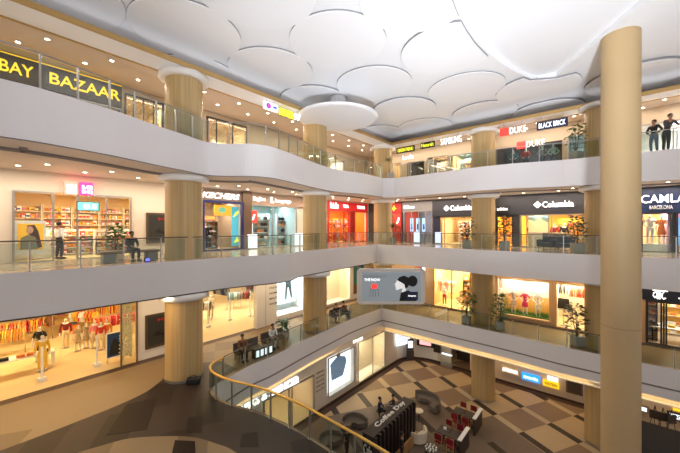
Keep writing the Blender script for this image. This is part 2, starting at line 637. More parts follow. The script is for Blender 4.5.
k = 8.0 / 8.7
discs = [(-15.9, 1.8), (-14.6, 6.3), (-14.5, 10.9), (-15.6, 15.4), (-18.35, 8.5), (-9.9, 11.4), (-11.05, 16.2), (-11.65, 21.1), (-12.3, 26.1), (-16.4, 24.9),
         (-5.4, 11.0), (-6.06, 15.5), (-6.9, 20.6), (-7.2, 25.7), (-3.4, 23.5), (-3.4, 28.4), (-10.0, 6.8), (-16.5, 20.1), (-2.2, 19.0), (1.3, 25.6)]
DR = 2.34 * k
place_words = {0: 'second nearest the camera above the left gallery', 1: 'above the tall left wooden column', 2: 'above the rail between the two left columns', 3: 'beside the lowered oval canopy on its left',
               4: 'half hidden by the left gallery soffit', 5: 'large one in the middle of the ceiling', 6: 'just beyond the middle disc', 7: 'beyond the lowered oval canopy', 8: 'at the far corner over the far soffit',
               9: 'deepest in the far left corner', 10: 'at the top edge of the photo left of the raised ceiling', 11: 'touching the raised ceiling edge', 12: 'above the phone shop sign', 13: 'behind that above the far soffit near the phone shop sign',
               14: 'touching the tip of the raised ceiling', 15: 'above the hanging black sign on the far side', 16: 'mostly above the top edge of the photo', 17: 'hidden corner one over the left soffit', 18: 'under the raised ceiling tip', 19: 'left of the tan foreground column',}
disc_me = {}
for i, (x, y) in enumerate(discs):
    x, y = x * k, y * k
    if i == 18:
        continue
    D = -.65 * x + .76 * y
    zt = CZ - .005
    zt -= .0012 * i
    zb = zt - .06 - .0011 * i - (.025 if (i % 2) else 0) - .03 * ((i // 2) % 2)
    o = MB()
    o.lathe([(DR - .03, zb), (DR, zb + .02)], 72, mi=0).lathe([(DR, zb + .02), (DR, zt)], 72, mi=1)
    for q, (vx, vy, vz) in enumerate(o.v):
        wx, wy = vx + x - 12.2, vy + y - 13.78
        d_ = math.hypot(wx, wy)
        if d_ < 16.6 and vy + y < 20.7:
            if 20.7 - vy - y < 16.6 - d_:
                o.v[q] = (vx, 20.7 - y, vz)
                continue
            o.v[q] = (12.2 + wx / d_ * 16.6 - x, 13.78 + wy / d_ * 16.6 - y, vz)
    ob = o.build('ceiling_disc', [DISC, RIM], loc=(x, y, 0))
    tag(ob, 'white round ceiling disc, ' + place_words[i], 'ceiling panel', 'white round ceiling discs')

# lowered oval canopy over the second left column
cp = thing('ceiling_canopy', 'lowered white oval ceiling canopy over the second left column', 'ceiling panel', (-12.75, 14.7, 0))
MB().lathe([(2.3, 19.22), (2.52, 19.26), (2.52, 19.34), (2.4, 19.38)], 72).build('canopy_disc', DISC, cp)
MB().lathe([(.5, 19.38), (.5, CZ - .17)], 60).build('canopy_neck', mat('canopy_neck_grey', (.7, .7, .72), .6), cp)


# ------------------------------------------------------------------ columns
def column(x, y, z0, z1, caps, label, r=.8, m=WOOD, cr=1.07):
    t = thing('column', label, 'column', (x, y, z0))
    b = MB()
    n = 64
    b.lathe([(r, 0), (r, z1 - z0)], n)
    b.build('shaft', m, t)
    if caps:
        MB().lathe([(r + .015, 0), (r + .015, .12)], n).build('base_ring', STEEL, t)
    for zc in caps:
        MB().lathe([(cr - .12, zc - z0 - .30), (cr, zc - z0 - .24), (cr, zc - z0 - .04), (cr - .1, zc - z0 - .001)], n).build('capital', WHITE, t)
    for sa in range(0):
        pass
    return t


column(-15.0, 6.3, L1Z + .01, gz, (gz, L3Z - TH, L2Z - TH), 'large wooden clad column nearest the camera on the left galleries')
column(-15.0, 14.9, L1Z + .01, gz, (L3Z - TH, L2Z - TH), 'wooden clad column under the lowered oval canopy')
column(-15.0, 23.4, L1Z + .01, gz, (gz, L3Z - TH, L2Z - TH), 'wooden clad column in the far left corner of the galleries')
column(-6.8, 24.1, 0, gz, (gz, L3Z - TH, L2Z - TH, 3.95), 'wooden clad column standing on the tiled ground floor by the red chairs')
column(-.15, 23.5, 0, gz, (gz, L3Z - TH, L2Z - TH, 3.95), 'wooden clad column half hidden behind the tan foreground column')
t = column(.5, 18.06, 0, CZ, (), 'tall smooth tan column in the right foreground, ground floor to ceiling', r=.66, m=TAN)
MB().lathe([(.663, 8.2), (.663, 8.22)], 48).build('seam_ring', mat('seam_brown', (.3, .2, .1), .7), t)


# ------------------------------------------------------------------ railings
def railing(label, pts, z, H=1.02, step=1.25, rail=DARKRAIL, post=STEEL, inset=.08, r=.025, group='glass railings round the void', start=0., short=False):
    pts = offs(pts, inset)
    P = [Vector(p) for p in pts]
    cum = [0]
    for i in range(1, len(P)):
        cum.append(cum[-1] + (P[i] - P[i - 1]).length)

    def pos(s):
        for i in range(1, len(P)):
            if s <= cum[i] or i == len(P) - 1:
                f = (s - cum[i - 1]) / max(1e-6, cum[i] - cum[i - 1])
                return P[i - 1].lerp(P[i], min(1, f))
    n = max(1, round(cum[-1] / step))
    st = [pos(start + k * (cum[-1] - start) / n) for k in range(n + 1)]
    t = thing('glass_railing', label, 'railing', (0, 0, z), 0, None)
    MB().tube([(p.x, p.y, H) for p in [P[0]] + P[1:]], r, 8).build('handrail', rail, t)
    pm = MB().box(-.022, .022, -.03, .03, 0, H - .02).box(-.05, .05, -.05, .05, 0, .02).mesh('post', post)
    for q in range(n + 1):
        o = bpy.data.objects.new('post', pm)
        C.objects.link(o)
        o.location = (st[q].x, st[q].y, 0)
        d = st[min(q + 1, n)] - st[max(q - 1, 0)]
        o.rotation_euler = (0, 0, math.atan2(d.y, d.x))
        o.parent = t
        if q < n:
            d = st[q + 1] - st[q]
            L = d.length
            g = MB().box(.04, L - .04, -.006, .006, .05, H - .07).build('glass_panel', GLASS, t)
            g.location = (st[q].x, st[q].y, 0)
            g.rotation_euler = (0, 0, math.atan2(d.y, d.x))
    return t


LR = mat('light_handrail', (.33, .34, .33), .35, .6)
railing('glass railing of the top left gallery in front of the yellow bazaar sign', [p for p in e3L if p[1] > -2], L3Z, rail=LR, step=.87)
railing('glass railing of the top far gallery below the hanging shop signs', e3R, L3Z, rail=LR, step=1.45)
railing('glass railing of the middle left gallery in front of the baby shop', [p for p in e2L if p[1] > -2], L2Z, step=1.35)
railing('glass railing of the middle far gallery in front of the sportswear shops', e2R, L2Z, step=1.45)
railing('dark glass railing along the left side of the first floor void', e1L, L1Z, step=1.4)
railing('glass railing of the first floor before the dress window', e1R, L1Z, step=1.45)
railing('curved glass railing with a thick golden handrail in the left foreground', [q for q in e1N[::-1] if q[0] < -2.5], L1Z, H=.98, rail=GOLDRAIL, r=.045, step=.92, inset=-.1)

# ------------------------------------------------------------------ shop shells: walls with openings, rooms behind them
def wall_line(side, z0, z1, a0, a1, openings, m, n_th=.3, x0=XL, y0=YR, name=None):
    """openings: (a_start, a_end, z_bottom, z_top)"""
    b = MB()

    def bx(p, q, zz0, zz1):
        if q - p < .01 or zz1 - zz0 < .01:
            return
        if side == 'L':
            b.box(x0 - n_th, x0, p, q, zz0, zz1)
        else:
            b.box(p, q, y0, y0 + n_th, zz0, zz1)
    cur = a0
    for s, e, zb, zt in sorted(openings):
        bx(cur, s, z0, z1)
        bx(s, e, z0, zb)
        bx(s, e, zt, z1)
        cur = e
    bx(cur, a1, z0, z1)
    return struct(name or ('wall_left' if side == 'L' else 'wall_right'), b, m)


def room(side, a0, a1, z0, z1, depth, mw, mf, mc, power, lc, x0=XL, y0=YR, lights=2):
    b = MB()
    n0, n1 = -.3, -depth

    def bx(p, q, na, nb, zz0, zz1, mi):
        lo, hi = min(na, nb), max(na, nb)
        if side == 'L':
            b.box(x0 + lo, x0 + hi, p, q, zz0, zz1, mi)
        else:
            b.box(p, q, y0 - hi, y0 - lo, zz0, zz1, mi)
    bx(a0 - .2, a1 + .2, n1, n1 - .1, z0, z1, 0)
    bx(a0 - .3, a0 - .2, n0, n1, z0, z1, 0)
    bx(a1 + .2, a1 + .3, n0, n1, z0, z1, 0)
    bx(a0 - .3, a1 + .3, n0, n1, z1 - .05, z1, 2)
    bx(a0 - .3, a1 + .3, n0 + .3, n1, z0, z0 + .012, 1)
    struct('wall_' + ('left' if side == 'L' else 'right'), b, [mw, mf, mc])
    for i in range(lights):
        a = a0 + (a1 - a0) * (i + .5) / lights
        p = W(side, a, -depth * .45, z1 - .12, x0, y0)
        area('shop_light', p, .25, power / lights, lc, (0, 0, 0) if side == 'L' else (0, 0, 0), sy=depth * .6)
        if side == 'L':
            pass
    return b


def bxo(side, name, a0, a1, n0, n1, z0, z1, m, parent=None, x0=XL, y0=YR, bevel=0):
    """a box in facade coordinates as its own object"""
    b = MB()
    lo, hi = min(n0, n1), max(n0, n1)
    if side == 'L':
        b.box(x0 + lo, x0 + hi, a0, a1, z0, z1)
    else:
        b.box(a0, a1, y0 - hi, y0 - lo, z0, z1)
    return b.build(name, m, parent, bevel=bevel)


def fr(side, a0, a1, z0, z1, w, depth, m, name, n=.04, mull=(), glass=True, x0=XL, y0=YR):
    """shop window: frame with mullions and one pane"""
    L = a1 - a0
    b = MB()
    b.box(0, w, -depth, 0, 0, z1 - z0).box(L - w, L, -depth, 0, 0, z1 - z0).box(w, L - w, -depth, 0, z1 - z0 - w, z1 - z0).box(w, L - w, -depth, 0, 0, w * .6)
    for q in mull:
        b.box(q - a0 - w * .35, q - a0 + w * .35, -depth * .8, 0, 0, z1 - z0 - w)
    o = struct(name, b, m, loc=W(side, a0, n, z0, x0, y0), rz=RZ(side))
    if glass:
        g = MB().box(w, L - w, -depth * .4, -depth * .4 + .01, w * .6, z1 - z0 - w).build('pane', PANE, o)
    return o


def sign(side, a0, a1, z0, z1, txt, ms, mt, label, n=.02, th=.12, tw=None, thh=None, ext=.02, bold=.02, cx=None, shear=0, x0=XL, y0=YR, extra=None, panel=True, space=1.0):
    L, H = a1 - a0, z1 - z0
    t = thing('shop_sign', label, 'sign', W(side, a0, n, z0, x0, y0), RZ(side))
    if panel:
        MB().box(0, L, -th, 0, 0, H).build('sign_panel', ms, t, bevel=.01)
    if txt:
        text(txt, tw or L * .8, thh or H * .5, mt, t, (cx - a0 if cx is not None else L / 2, -th - ext if panel else -.04, H / 2), ext=ext, bold=bold, shear=shear, space=space)
    return t


GW = glow('sign_white', (1, 1, 1), 1.15)
GWW = glow('sign_warm_white', (1, .9, .72), 1.4)
GY = glow('sign_yellow', (1, .62, .02), .85)
GYE = glow('sign_lime_yellow', (.85, .85, .04), .8)
GRED = glow('sign_red', (.9, .04, .03), 1.2)
GBLUE = glow('sign_blue', (.03, .07, .75), 1.4)
GCY = glow('sign_cyan', (.02, .25, .75), 1.4)
GOR = glow('sign_orange', (1, .35, .02), 1.5)
SCREENW = glow('screen_white', (.85, .93, 1), 1.05)

COLS = {k: col('goods_' + k, *v) for k, v in dict(
    red=(.55, .03, .03), orange=(.75, .22, .03), yellow=(.75, .48, .05), pink=(.75, .25, .30), cream=(.75, .62, .42), white=(.8, .8, .78),
    teal=(.05, .3, .32), blue=(.05, .12, .42), navy=(.015, .025, .07), green=(.08, .25, .07), brown=(.2, .09, .04), black=(.015, .015, .016),
    grey=(.28, .28, .28), denim=(.10, .17, .27), maroon=(.2, .02, .03), tan=(.5, .33, .18), mint=(.35, .6, .5)).items()}


def word(me):
    return me.materials[0].name.replace('goods_', '')


def box_good(w, d, h, m, lab):
    """a little carton: body, lid line, label on its front"""
    b = MB().box(-w / 2, w / 2, -d / 2, d / 2, 0, h * .82).box(-w / 2 - .004, w / 2 + .004, -d / 2 - .004, d / 2 + .004, h * .82, h).box(-w * .3, w * .3, -d / 2 - .004, -d / 2, h * .2, h * .6, 1)
    return b.mesh('boxed_product', [m, lab])


def bottle_good(r, h, m, lab):
    return MB().lathe([(r, 0), (r, h * .62), (r * .45, h * .78), (r * .45, h * .9)], 10).lathe([(r * .5, h * .9), (r * .5, h)], 10, mi=1).mesh('bottle', [m, lab])


def bag_mesh(w, h, m, hm):
    b = MB().flat([(-w / 2, 0), (w / 2, 0), (w * .42, h * .65), (-w * .42, h * .65)], -.06, .06)
    b.tube([(-w * .22, 0, h * .63), (-w * .2, 0, h * .9), (0, 0, h), (w * .2, 0, h * .9), (w * .22, 0, h * .63)], .012, 6, 1)
    return b.mesh('handbag', [m, hm])


def shoe_mesh(m):
    prof = [(-.14, 0), (.14, 0), (.145, .04), (.09, .06), (.03, .10), (-.02, .12), (-.13, .13), (-.15, .06)]
    b = MB().flat(prof, -.045, .045).flat([(-.15, -.012), (.15, -.012), (.155, .015), (-.155, .015)], -.05, .05, 1)
    return b.mesh('shoe', [m, COLS['white']])


def garment_mesh(m, kind='shirt', w=.46, h=.7):
    if kind == 'shirt':
        p = [(-.09, h), (-w * .35, h - .03), (-w / 2, h - .12), (-w / 2 - .05, h * .45), (-w / 2 + .07, h * .45), (-w * .32, h * .68), (-w * .34, 0), (w * .34, 0), (w * .32, h * .68), (w / 2 - .07, h * .45), (w / 2 + .05, h * .45), (w / 2, h - .12), (w * .35, h - .03), (.09, h), (0, h - .07)]
    else:
        p = [(-.08, h), (-w * .33, h - .04), (-w * .36, h - .2), (-w * .24, h * .62), (-w * .5, 0), (w * .5, 0), (w * .24, h * .62), (w * .36, h - .2), (w * .33, h - .04), (.08, h), (0, h - .08)]
    b = MB().flat(p, -.03, .03)
    b.tube([(0, 0, h - .03), (0, 0, h + .06), (.03, 0, h + .09)], .006, 5, 1)
    return b.mesh('hanging_' + ('shirt' if kind == 'shirt' else 'dress'), [m, STEEL])


def folded_mesh(m, k=3):
    b = MB()
    for i in range(k):
        b.box(-.15, .15, -.11, .11, i * .045, i * .045 + .038)
        b.tube([(-.15, -.11, i * .045 + .019), (.15, -.11, i * .045 + .019)], .019, 6)
    return b.mesh('folded_shirts', [m])


def shelf_unit(side, a, n, z, w, h, d, ns, frame, back, label, group, x0=XL, y0=YR, rz=None):
    t = thing('shelf_unit', label, 'shelf', W(side, a, n, z, x0, y0), RZ(side) if rz is None else rz, group)
    MB().box(-w / 2, w / 2, -.02, 0, 0, h).build('back_panel', back, t)
    sm = MB().box(-.015, .015, -d, -.02, 0, h).mesh('side_panel', frame)
    for sx in (-1, 1):
        o = bpy.data.objects.new('side_panel', sm)
        C.objects.link(o)
        o.parent = t
        o.location = (sx * (w / 2 - .015), 0, 0)
    me = MB().box(-w / 2 + .03, w / 2 - .03, -d, -.02, 0, .03).mesh('shelf', frame)
    zs = []
    for q in range(ns):
        zz = .08 + q * (h - .12) / ns
        o = bpy.data.objects.new('shelf', me)
        C.objects.link(o)
        o.parent = t
        o.location = (0, 0, zz)
        zs.append(zz + .03)
    return t, zs


def fill_shelves(side, a, n, z, w, d, zs, meshes, name, label, cat, group, per=5, x0=XL, y0=YR, rz=None, gap=.0, skip=.08):
    for zz in zs:
        for q in range(per):
            if random.random() < skip:
                continue
            aa = a - w / 2 + .12 + (w - .24) * (q + .5) / per
            me = random.choice(meshes)
            put(name, me, W(side, aa, n + d * .55, z + zz + .001, x0, y0), (RZ(side) if rz is None else rz), label.replace('small ', 'small ' + word(me) + ' ') if 'small ' in label else word(me) + ' ' + label, cat, group)


def shelf_run(side, a0, a1, n, z, h, d, ns, frame, back, meshes, name, glabel, cat, ulabel, ggroup, ugroup, per=5, uw=1.15, x0=XL, y0=YR, skip=.08):
    k = max(1, round((a1 - a0) / uw))
    w = (a1 - a0) / k
    for i in range(k):
        a = a0 + w * (i + .5)
        _, zs = shelf_unit(side, a, n, z, w - .03, h, d, ns, frame, back, ulabel, ugroup, x0, y0)
        fill_shelves(side, a, n, z, w, d, zs, meshes, name, glabel, cat, ggroup, per, x0, y0, skip=skip)


def rack(loc, rz, w, label, colors, glabel, ggroup, kind='shirt', h=1.5, step=.09, group=None):
    t = thing('clothing_rack', label, 'clothes rack', loc, rz, group)
    MB().tube([(-w / 2, 0, h), (w / 2, 0, h)], .015).build('rail', STEEL, t)
    for sx in (-1, 1):
        MB().tube([(sx * w / 2, 0, 0), (sx * w / 2, 0, h)], .015).tube([(sx * w / 2, -.22, .02), (sx * w / 2, .22, .02)], .018).build('leg', STEEL, t)
    M = Matrix.Translation(loc) @ Matrix.Rotation(rz, 4, 'Z')
    q = -w / 2 + .1
    ms = [garment_mesh(c, kind, .44, .62 if kind == 'shirt' else .95) for c in colors]
    while q < w / 2 - .06:
        me = random.choice(ms)
        hh = .62 if kind == 'shirt' else .95
        p = M @ Vector((q, 0, h - hh - .1))
        put(me.name.split('.')[0], me, p, rz + PI / 2 + random.uniform(-.15, .15), word(me) + (' top on the ' if kind == 'shirt' else ' dress on the ') + label, 'shirt' if kind == 'shirt' else 'dress', ggroup)
        q += step


# ------------------------------------------------------------------ people and shop dummies
SKIN1 = mat('skin_brown', (.32, .16, .09), .5)
SKIN2 = mat('skin_light_brown', (.45, .25, .15), .5)
HAIR = mat('hair_black', (.01, .008, .007), .5)
DUMMY = mat('dummy_white', (.75, .72, .66), .4)


def skin_obj(name, joints, edges, radii, m, parent, root=0, sub=1):
    me = bpy.data.meshes.new(name)
    me.from_pydata(joints, edges, [])
    me.materials.append(m)
    o = bpy.data.objects.new(name, me)
    C.objects.link(o)
    o.parent = parent
    sk = o.modifiers.new('skin', 'SKIN')
    if not me.skin_vertices:
        try:
            bpy.context.view_layer.update()
        except Exception:
            pass
    if not me.skin_vertices:
        me.attributes  # the layer is made with the modifier by the operator only
        bm = bmesh.new()
        bm.from_mesh(me)
        bm.verts.layers.skin.verify()
        bm.to_mesh(me)
        bm.free()
    for i, r in enumerate(radii):
        me.skin_vertices[0].data[i].radius = r if isinstance(r, tuple) else (r, r)
        me.skin_vertices[0].data[i].use_root = (i == root)
    sk.use_smooth_shade = True
    s2 = o.modifiers.new('smooth', 'SUBSURF')
    s2.levels = sub
    s2.render_levels = sub
    return o


def figure(loc, rz, pose='stand', label='', h=1.72, top=None, legs=None, skin=SKIN1, hair=HAIR, dummy=False, dress=None, head_turn=0, arms='down', cat='person', group=None, name='person', shoes=None):
    """a person (or shop dummy) facing local -y; one continuous body with clothes as its children"""
    k = h / 1.72
    t = thing(name, label, cat, loc, rz, group)
    if pose == 'sit':
        pz = .52
        hip, knee, ank = .1, (-.44, .53), (-.44, .10)
        lean = -.05
    elif pose == 'lean':
        pz = .95
        lean = -.22
    else:
        pz = .95
        lean = 0
    J, E, Rr = [], [], []

    def add(p, r, par=None):
        J.append(tuple(c * k for c in p))
        Rr.append(tuple(c * k for c in r) if isinstance(r, tuple) else r * k)
        if par is not None:
            E.append((par, len(J) - 1))
        return len(J) - 1
    pel = add((0, 0, pz), (.135, .105))
    wai = add((0, lean * .3, pz + .16), (.115, .09), pel)
    che = add((0, lean * .7, pz + .36), (.15, .105), wai)
    sho = add((0, lean, pz + .49), (.10, .075), che)
    nek = add((0, lean * 1.1 - .01, pz + .56), .05, sho)
    hd0 = add((0, lean * 1.2 - .025, pz + .63), (.068, .08), nek)
    hd1 = add((0, lean * 1.25 - .02, pz + .70), (.078, .098), hd0)
    hd2 = add((0, lean * 1.25 - .01, pz + .765), (.055, .07), hd1)
    arm_ids, leg_ids = [], []
    for s in (-1, 1):
        if arms == 'down':
            el, wr = (s * .24, lean + .02, pz + .20), (s * .25, lean - .05, pz - .05)
        elif arms == 'rail':
            el, wr = (s * .26, lean - .12, pz + .24), (s * .16, lean - .36, pz + .16)
        elif arms == 'lap':
            el, wr = (s * .24, lean - .06, pz + .22), (s * .12, lean - .28, pz + .14)
        elif arms == 'face':
            el, wr = (s * .22, lean - .18, pz + .30), (s * .07, lean - .22, pz + .56)
        elif arms == 'hip':
            el, wr = (s * .34, lean + .03, pz + .22), (s * .19, lean - .06, pz + .08)
        a0 = add((s * .17, lean, pz + .47), .058, sho)
        a1 = add(el, .042, a0)
        a2 = add(wr, .028, a1)
        d = (Vector(wr) - Vector(el)).normalized()
        side = Vector((1, 0, 0)) if abs(d.x) < .8 else Vector((0, 0, 1))
        pal = Vector(wr) + d * .06
        a3 = add(tuple(pal), (.034, .018), a2)
        for f, (off, ln) in enumerate(((-.028, .065), (-.009, .078), (.010, .072), (.028, .055))):
            b0 = pal + side * off + d * .02
            f1 = add(tuple(b0 + d * ln * .5), .009, a3)
            f2 = add(tuple(b0 + d * ln + Vector((0, -.015, 0))), .008, f1)
        th = add(tuple(Vector(wr) + d * .04 - side * s * -.045 + Vector((0, -.02, 0))), .010, a2)
        arm_ids.append((a0, a1, a2))
        if pose == 'sit':
            l0 = add((s * .10, -.03, pz - .02), .085, pel)
            l1 = add((s * .12, -.44, pz + .0), .06, l0)
            l2 = add((s * .12, -.42, .10), .042, l1)
            l3 = add((s * .12, -.54, .04), (.038, .03), l2)
        else:
            st = .03 * s if pose != 'walk' else .16 * s
            l0 = add((s * .10, 0, pz - .10), .085, pel)
            l1 = add((s * .105, -.02 + st, .50), .06, l0)
            l2 = add((s * .11, .03 + st, .09), .042, l1)
            l3 = add((s * .12, -.10 + st, .04), (.038, .03), l2)
        leg_ids.append((l0, l1, l2, l3))
    bm_ = DUMMY if dummy else skin
    skin_obj('body', J, E, Rr, bm_, t)

    def sub(name, ids, grow, m, edges):
        mp = {j: i for i, j in enumerate(ids)}
        jj = [J[j] for j in ids]
        rr = []
        for j in ids:
            r = Rr[j]
            r = r if isinstance(r, tuple) else (r, r)
            rr.append((r[0] * grow[0] + grow[1], r[1] * grow[0] + grow[1]))
        ee = [(mp[a], mp[b]) for a, b in edges]
        return skin_obj(name, jj, ee, rr, m, t)
    if top:
        ids = [pel, wai, che, sho] + [i for a in arm_ids for i in a[:3]]
        ed = [(pel, wai), (wai, che), (che, sho)] + [e for a in arm_ids for e in ((sho, a[0]), (a[0], a[1]), (a[1], a[2]))]
        sub('shirt', ids, (1.05, .012), top, ed)
    if legs:
        ids = [pel, wai] + [i for l in leg_ids for i in l[:3]]
        ed = [(pel, wai)] + [e for l in leg_ids for e in ((pel, l[0]), (l[0], l[1]), (l[1], l[2]))]
        sub('trousers', ids, (1.06, .012), legs, ed)
    if dress:
        prof = [(.22, .55), (.19, .78), (.155, .98), (.115, 1.12), (.155, 1.30), (.14, 1.42), (.07, 1.47)]
        MB().lathe([(r * k, z * k) for r, z in prof], 20, sy=.75).build('dress', dress, t)
        ids = [sho] + [i for a in arm_ids for i in a[:2]]
        ed = [e for a in arm_ids for e in ((sho, a[0]), (a[0], a[1]))]
        sub('sleeves', ids, (1.0, .008), dress, ed)
    if not dummy:
        hc = Vector((0, lean * 1.25, pz + .725)) * k
        hb = MB()
        prof = []
        for q in range(9):
            a = PI * .5 * q / 8
            prof.append((.098 * k * math.cos(a * 1.0), .10 * k * math.sin(a)))
        hb.lathe([(.085 * k, -.06 * k)] + prof[:-1] + [(.004, .1 * k)], 16, sy=1.08)
        ho = hb.build('hair', hair, t, loc=(hc.x, hc.y + .022 * k, hc.z))
        ho.rotation_euler = (R(-22), 0, 0)
        for s in (-1, 1):
            MB().lathe([(.004, -.009), (.009, 0), (.004, .009)], 8).build('eye', BLACK, t, loc=(s * .03 * k, (lean * 1.25 - .11) * k, (pz + .70) * k))
            MB().lathe([(.006, -.03), (.016, 0), (.006, .025)], 8, sx=.5).build('ear', bm_, t, loc=(s * .082 * k, (lean * 1.25 - .01) * k, (pz + .695) * k))
        MB().flat([(-.012, -.02), (.012, -.02), (.004, .025), (-.004, .025)], -.022, .01).build('nose', bm_, t, loc=(0, (lean * 1.25 - .105) * k, (pz + .675) * k))
        MB().box(-.022, .022, -.006, .006, -.004, .004).build('mouth', COLS['maroon'], t, loc=(0, (lean * 1.2 - .105) * k, (pz + .632) * k))
    for l in leg_ids:
        if dummy:
            break
        p = Vector(J[l[3]])
        q = Vector(J[l[2]])
        MB().flat([(-.14, 0), (.10, 0), (.10, .09), (.0, .10), (-.12, .05)], -.045, .045).build('shoe', shoes or BLACK, t, loc=(p.x, p.y + .06, 0), rz=PI / 2).rotation_euler = (0, 0, PI / 2)
    if dummy:
        MB().cyl(0, 0, 0, .015, .18).build('stand', STEEL, t)
    return t


# ------------------------------------------------------------------ plants, benches, seats
LEAF = mat('leaf_green', (.06, .15, .035), .5, noise=.3, nscale=(3, 3, 3))
LEAFD = mat('leaf_dark', (.02, .05, .02), .5)
BARK = mat('bark', (.12, .08, .05), .8)


def plant(loc, h, label, kind='bush', pot=None, group=None, pw=.26, ph=.5, leaf=LEAF, spread=.42, n=130):
    t = thing('potted_plant', label, 'plant', loc, random.uniform(0, 3), group)
    pot = pot or mat('pot_stone', (.42, .38, .32), .6)
    MB().box(-pw, pw, -pw, pw, 0, ph).box(-pw - .02, pw + .02, -pw - .02, pw + .02, ph, ph + .05).build('pot', pot, t, bevel=.015)
    MB().box(-pw + .03, pw - .03, -pw + .03, pw - .03, ph + .03, ph + .06).build('soil', DARK, t)
    rnd = random.Random(int(h * 1000 + loc[0] * 77))
    b = MB()
    tr = MB()
    stems = 3 if kind == 'bush' else 1
    tips = []
    for s in range(stems):
        dx, dy = rnd.uniform(-.1, .1), rnd.uniform(-.1, .1)
        top = h * (.78 + .2 * rnd.random())
        tr.tube([(dx * .3, dy * .3, ph), (dx * 1.5, dy * 1.5, (ph + top) / 2), (dx * 2, dy * 2, top)], [.03, .022, .012], 6)
        tips.append((dx * 2, dy * 2, top))
    tr.build('trunk', BARK, t)
    if kind == 'bush':
        for q in range(int(n * 1.5)):
            tx, ty, tz = rnd.choice(tips)
            z = ph + .12 + (tz + .12 - ph) * rnd.random() ** .75
            a = rnd.uniform(0, 2 * PI)
            rr = spread * (.25 + .75 * rnd.random()) * (.55 + .45 * math.sin(PI * min(1, (z - ph) / (h - ph))))
            x, y = tx * .5 + rr * math.cos(a), ty * .5 + rr * math.sin(a)
            L = rnd.uniform(.17, .30)
            w = L * .33
            d = Vector((math.cos(a), math.sin(a), rnd.uniform(-.6, .5))).normalized()
            sd = Vector((-math.sin(a), math.cos(a), rnd.uniform(-.3, .3))).normalized()
            p = Vector((x, y, z))
            up = d.cross(sd) * .02
            b._add([p, p + d * L * .5 + sd * w + up, p + d * L, p + d * L * .5 - sd * w + up], [(0, 1, 2), (0, 2, 3)])
    else:
        for q in range(26):
            a = 2 * PI * q / 26 + rnd.uniform(-.1, .1)
            el = rnd.uniform(.1, 1.1)
            L = spread * rnd.uniform(.9, 1.4)
            pts = []
            base = Vector(tips[0])
            for j in range(6):
                f = j / 5
                pts.append(base + Vector((math.cos(a) * L * f, math.sin(a) * L * f, L * (math.sin(el) * f - .9 * f * f))))
            sd = Vector((-math.sin(a), math.cos(a), 0)) * .03
            for j in range(5):
                w0, w1 = math.sin(PI * (j + .3) / 5.6), math.sin(PI * (j + 1.3) / 6.6) if j < 4 else 0
                b._add([pts[j] - sd * w0, pts[j + 1] - sd * w1, pts[j + 1] + sd * w1, pts[j] + sd * w0], [(0, 1, 2, 3)])
    b.build('foliage', leaf, t)
    return t


def downlight_row(side, n, z, a0, a1, step, group, label, x0=XL, y0=YR):
    ring = MB().lathe([(.085, 0), (.1, .012), (.1, .03)], 20).mesh('trim_ring', WHITE)
    lens = MB().lathe([(.07, -.004), (.07, .02)], 16).mesh('lens', glow('lamp_lens', (1, .86, .62), 14))
    a = a0
    while a < a1:
        t = thing('downlight', label, 'ceiling light', W(side, a, n, z - .03, x0, y0), 0, group)
        for nm, me in (('trim_ring', ring), ('lens', lens)):
            o = bpy.data.objects.new(nm, me)
            C.objects.link(o)
            o.parent = t
        a += step

# ================================================================== GALLERY WALLS AND SHOPS
aL = lambda px, n=0, **k: A('L', px, n, **k)
aR = lambda px, n=0, **k: A('R', px, n, **k)
WALLY = CREAM
WARMW = mat('shop_wall_warm', (.75, .52, .26), .7)
WHITEW = mat('shop_wall_white', (.85, .83, .78), .6)
REDW = mat('shop_wall_red', (.55, .05, .02), .5)
ORW = mat('shop_wall_orange', (.85, .22, .02), .5)
YELW = mat('shop_wall_yellow', (.85, .50, .06), .6)
DARKW = mat('shop_wall_dark', (.08, .07, .07), .6)
MINTW = mat('shop_wall_mint', (.45, .62, .62), .6)
BEIGEB = mat('gallery_bulkhead_beige', (.50, .39, .28), .6)
C2 = L2Z + 3.85
C1 = L1Z + 3.95
C3 = gz

# ---- middle level (z 11), left side
l2 = [(aL(12), aL(131), L2Z, 14.0), (aL(205), aL(241), L2Z, 14.05), (aL(249), aL(297), L2Z, 14.0), (aL(327), 25.7, L2Z, 14.0)]
wall_line('L', L2Z, C2, -6, 26, l2, WALLP)
room('L', aL(12), aL(131) + 2.2, L2Z, 14.3, 5.0, WARMW, SHOP_FLOOR, WHITEW, 330, (1, .78, .5), lights=3)
room('L', aL(205), aL(241), L2Z, 14.3, 4.0, mat('shop_wall_taupe', (.35, .28, .2), .6), SHOP_FLOOR, WHITEW, 130, (1, .85, .7), lights=1)
room('L', aL(249), aL(297), L2Z, 14.3, 4.0, MINTW, GALLERY_FLOOR, WHITEW, 150, (.9, .95, 1), lights=2)
room('L', aL(327), 25.6, L2Z, 14.3, 3.0, ORW, SHOP_FLOOR, ORW, 260, (1, .75, .45), lights=2)

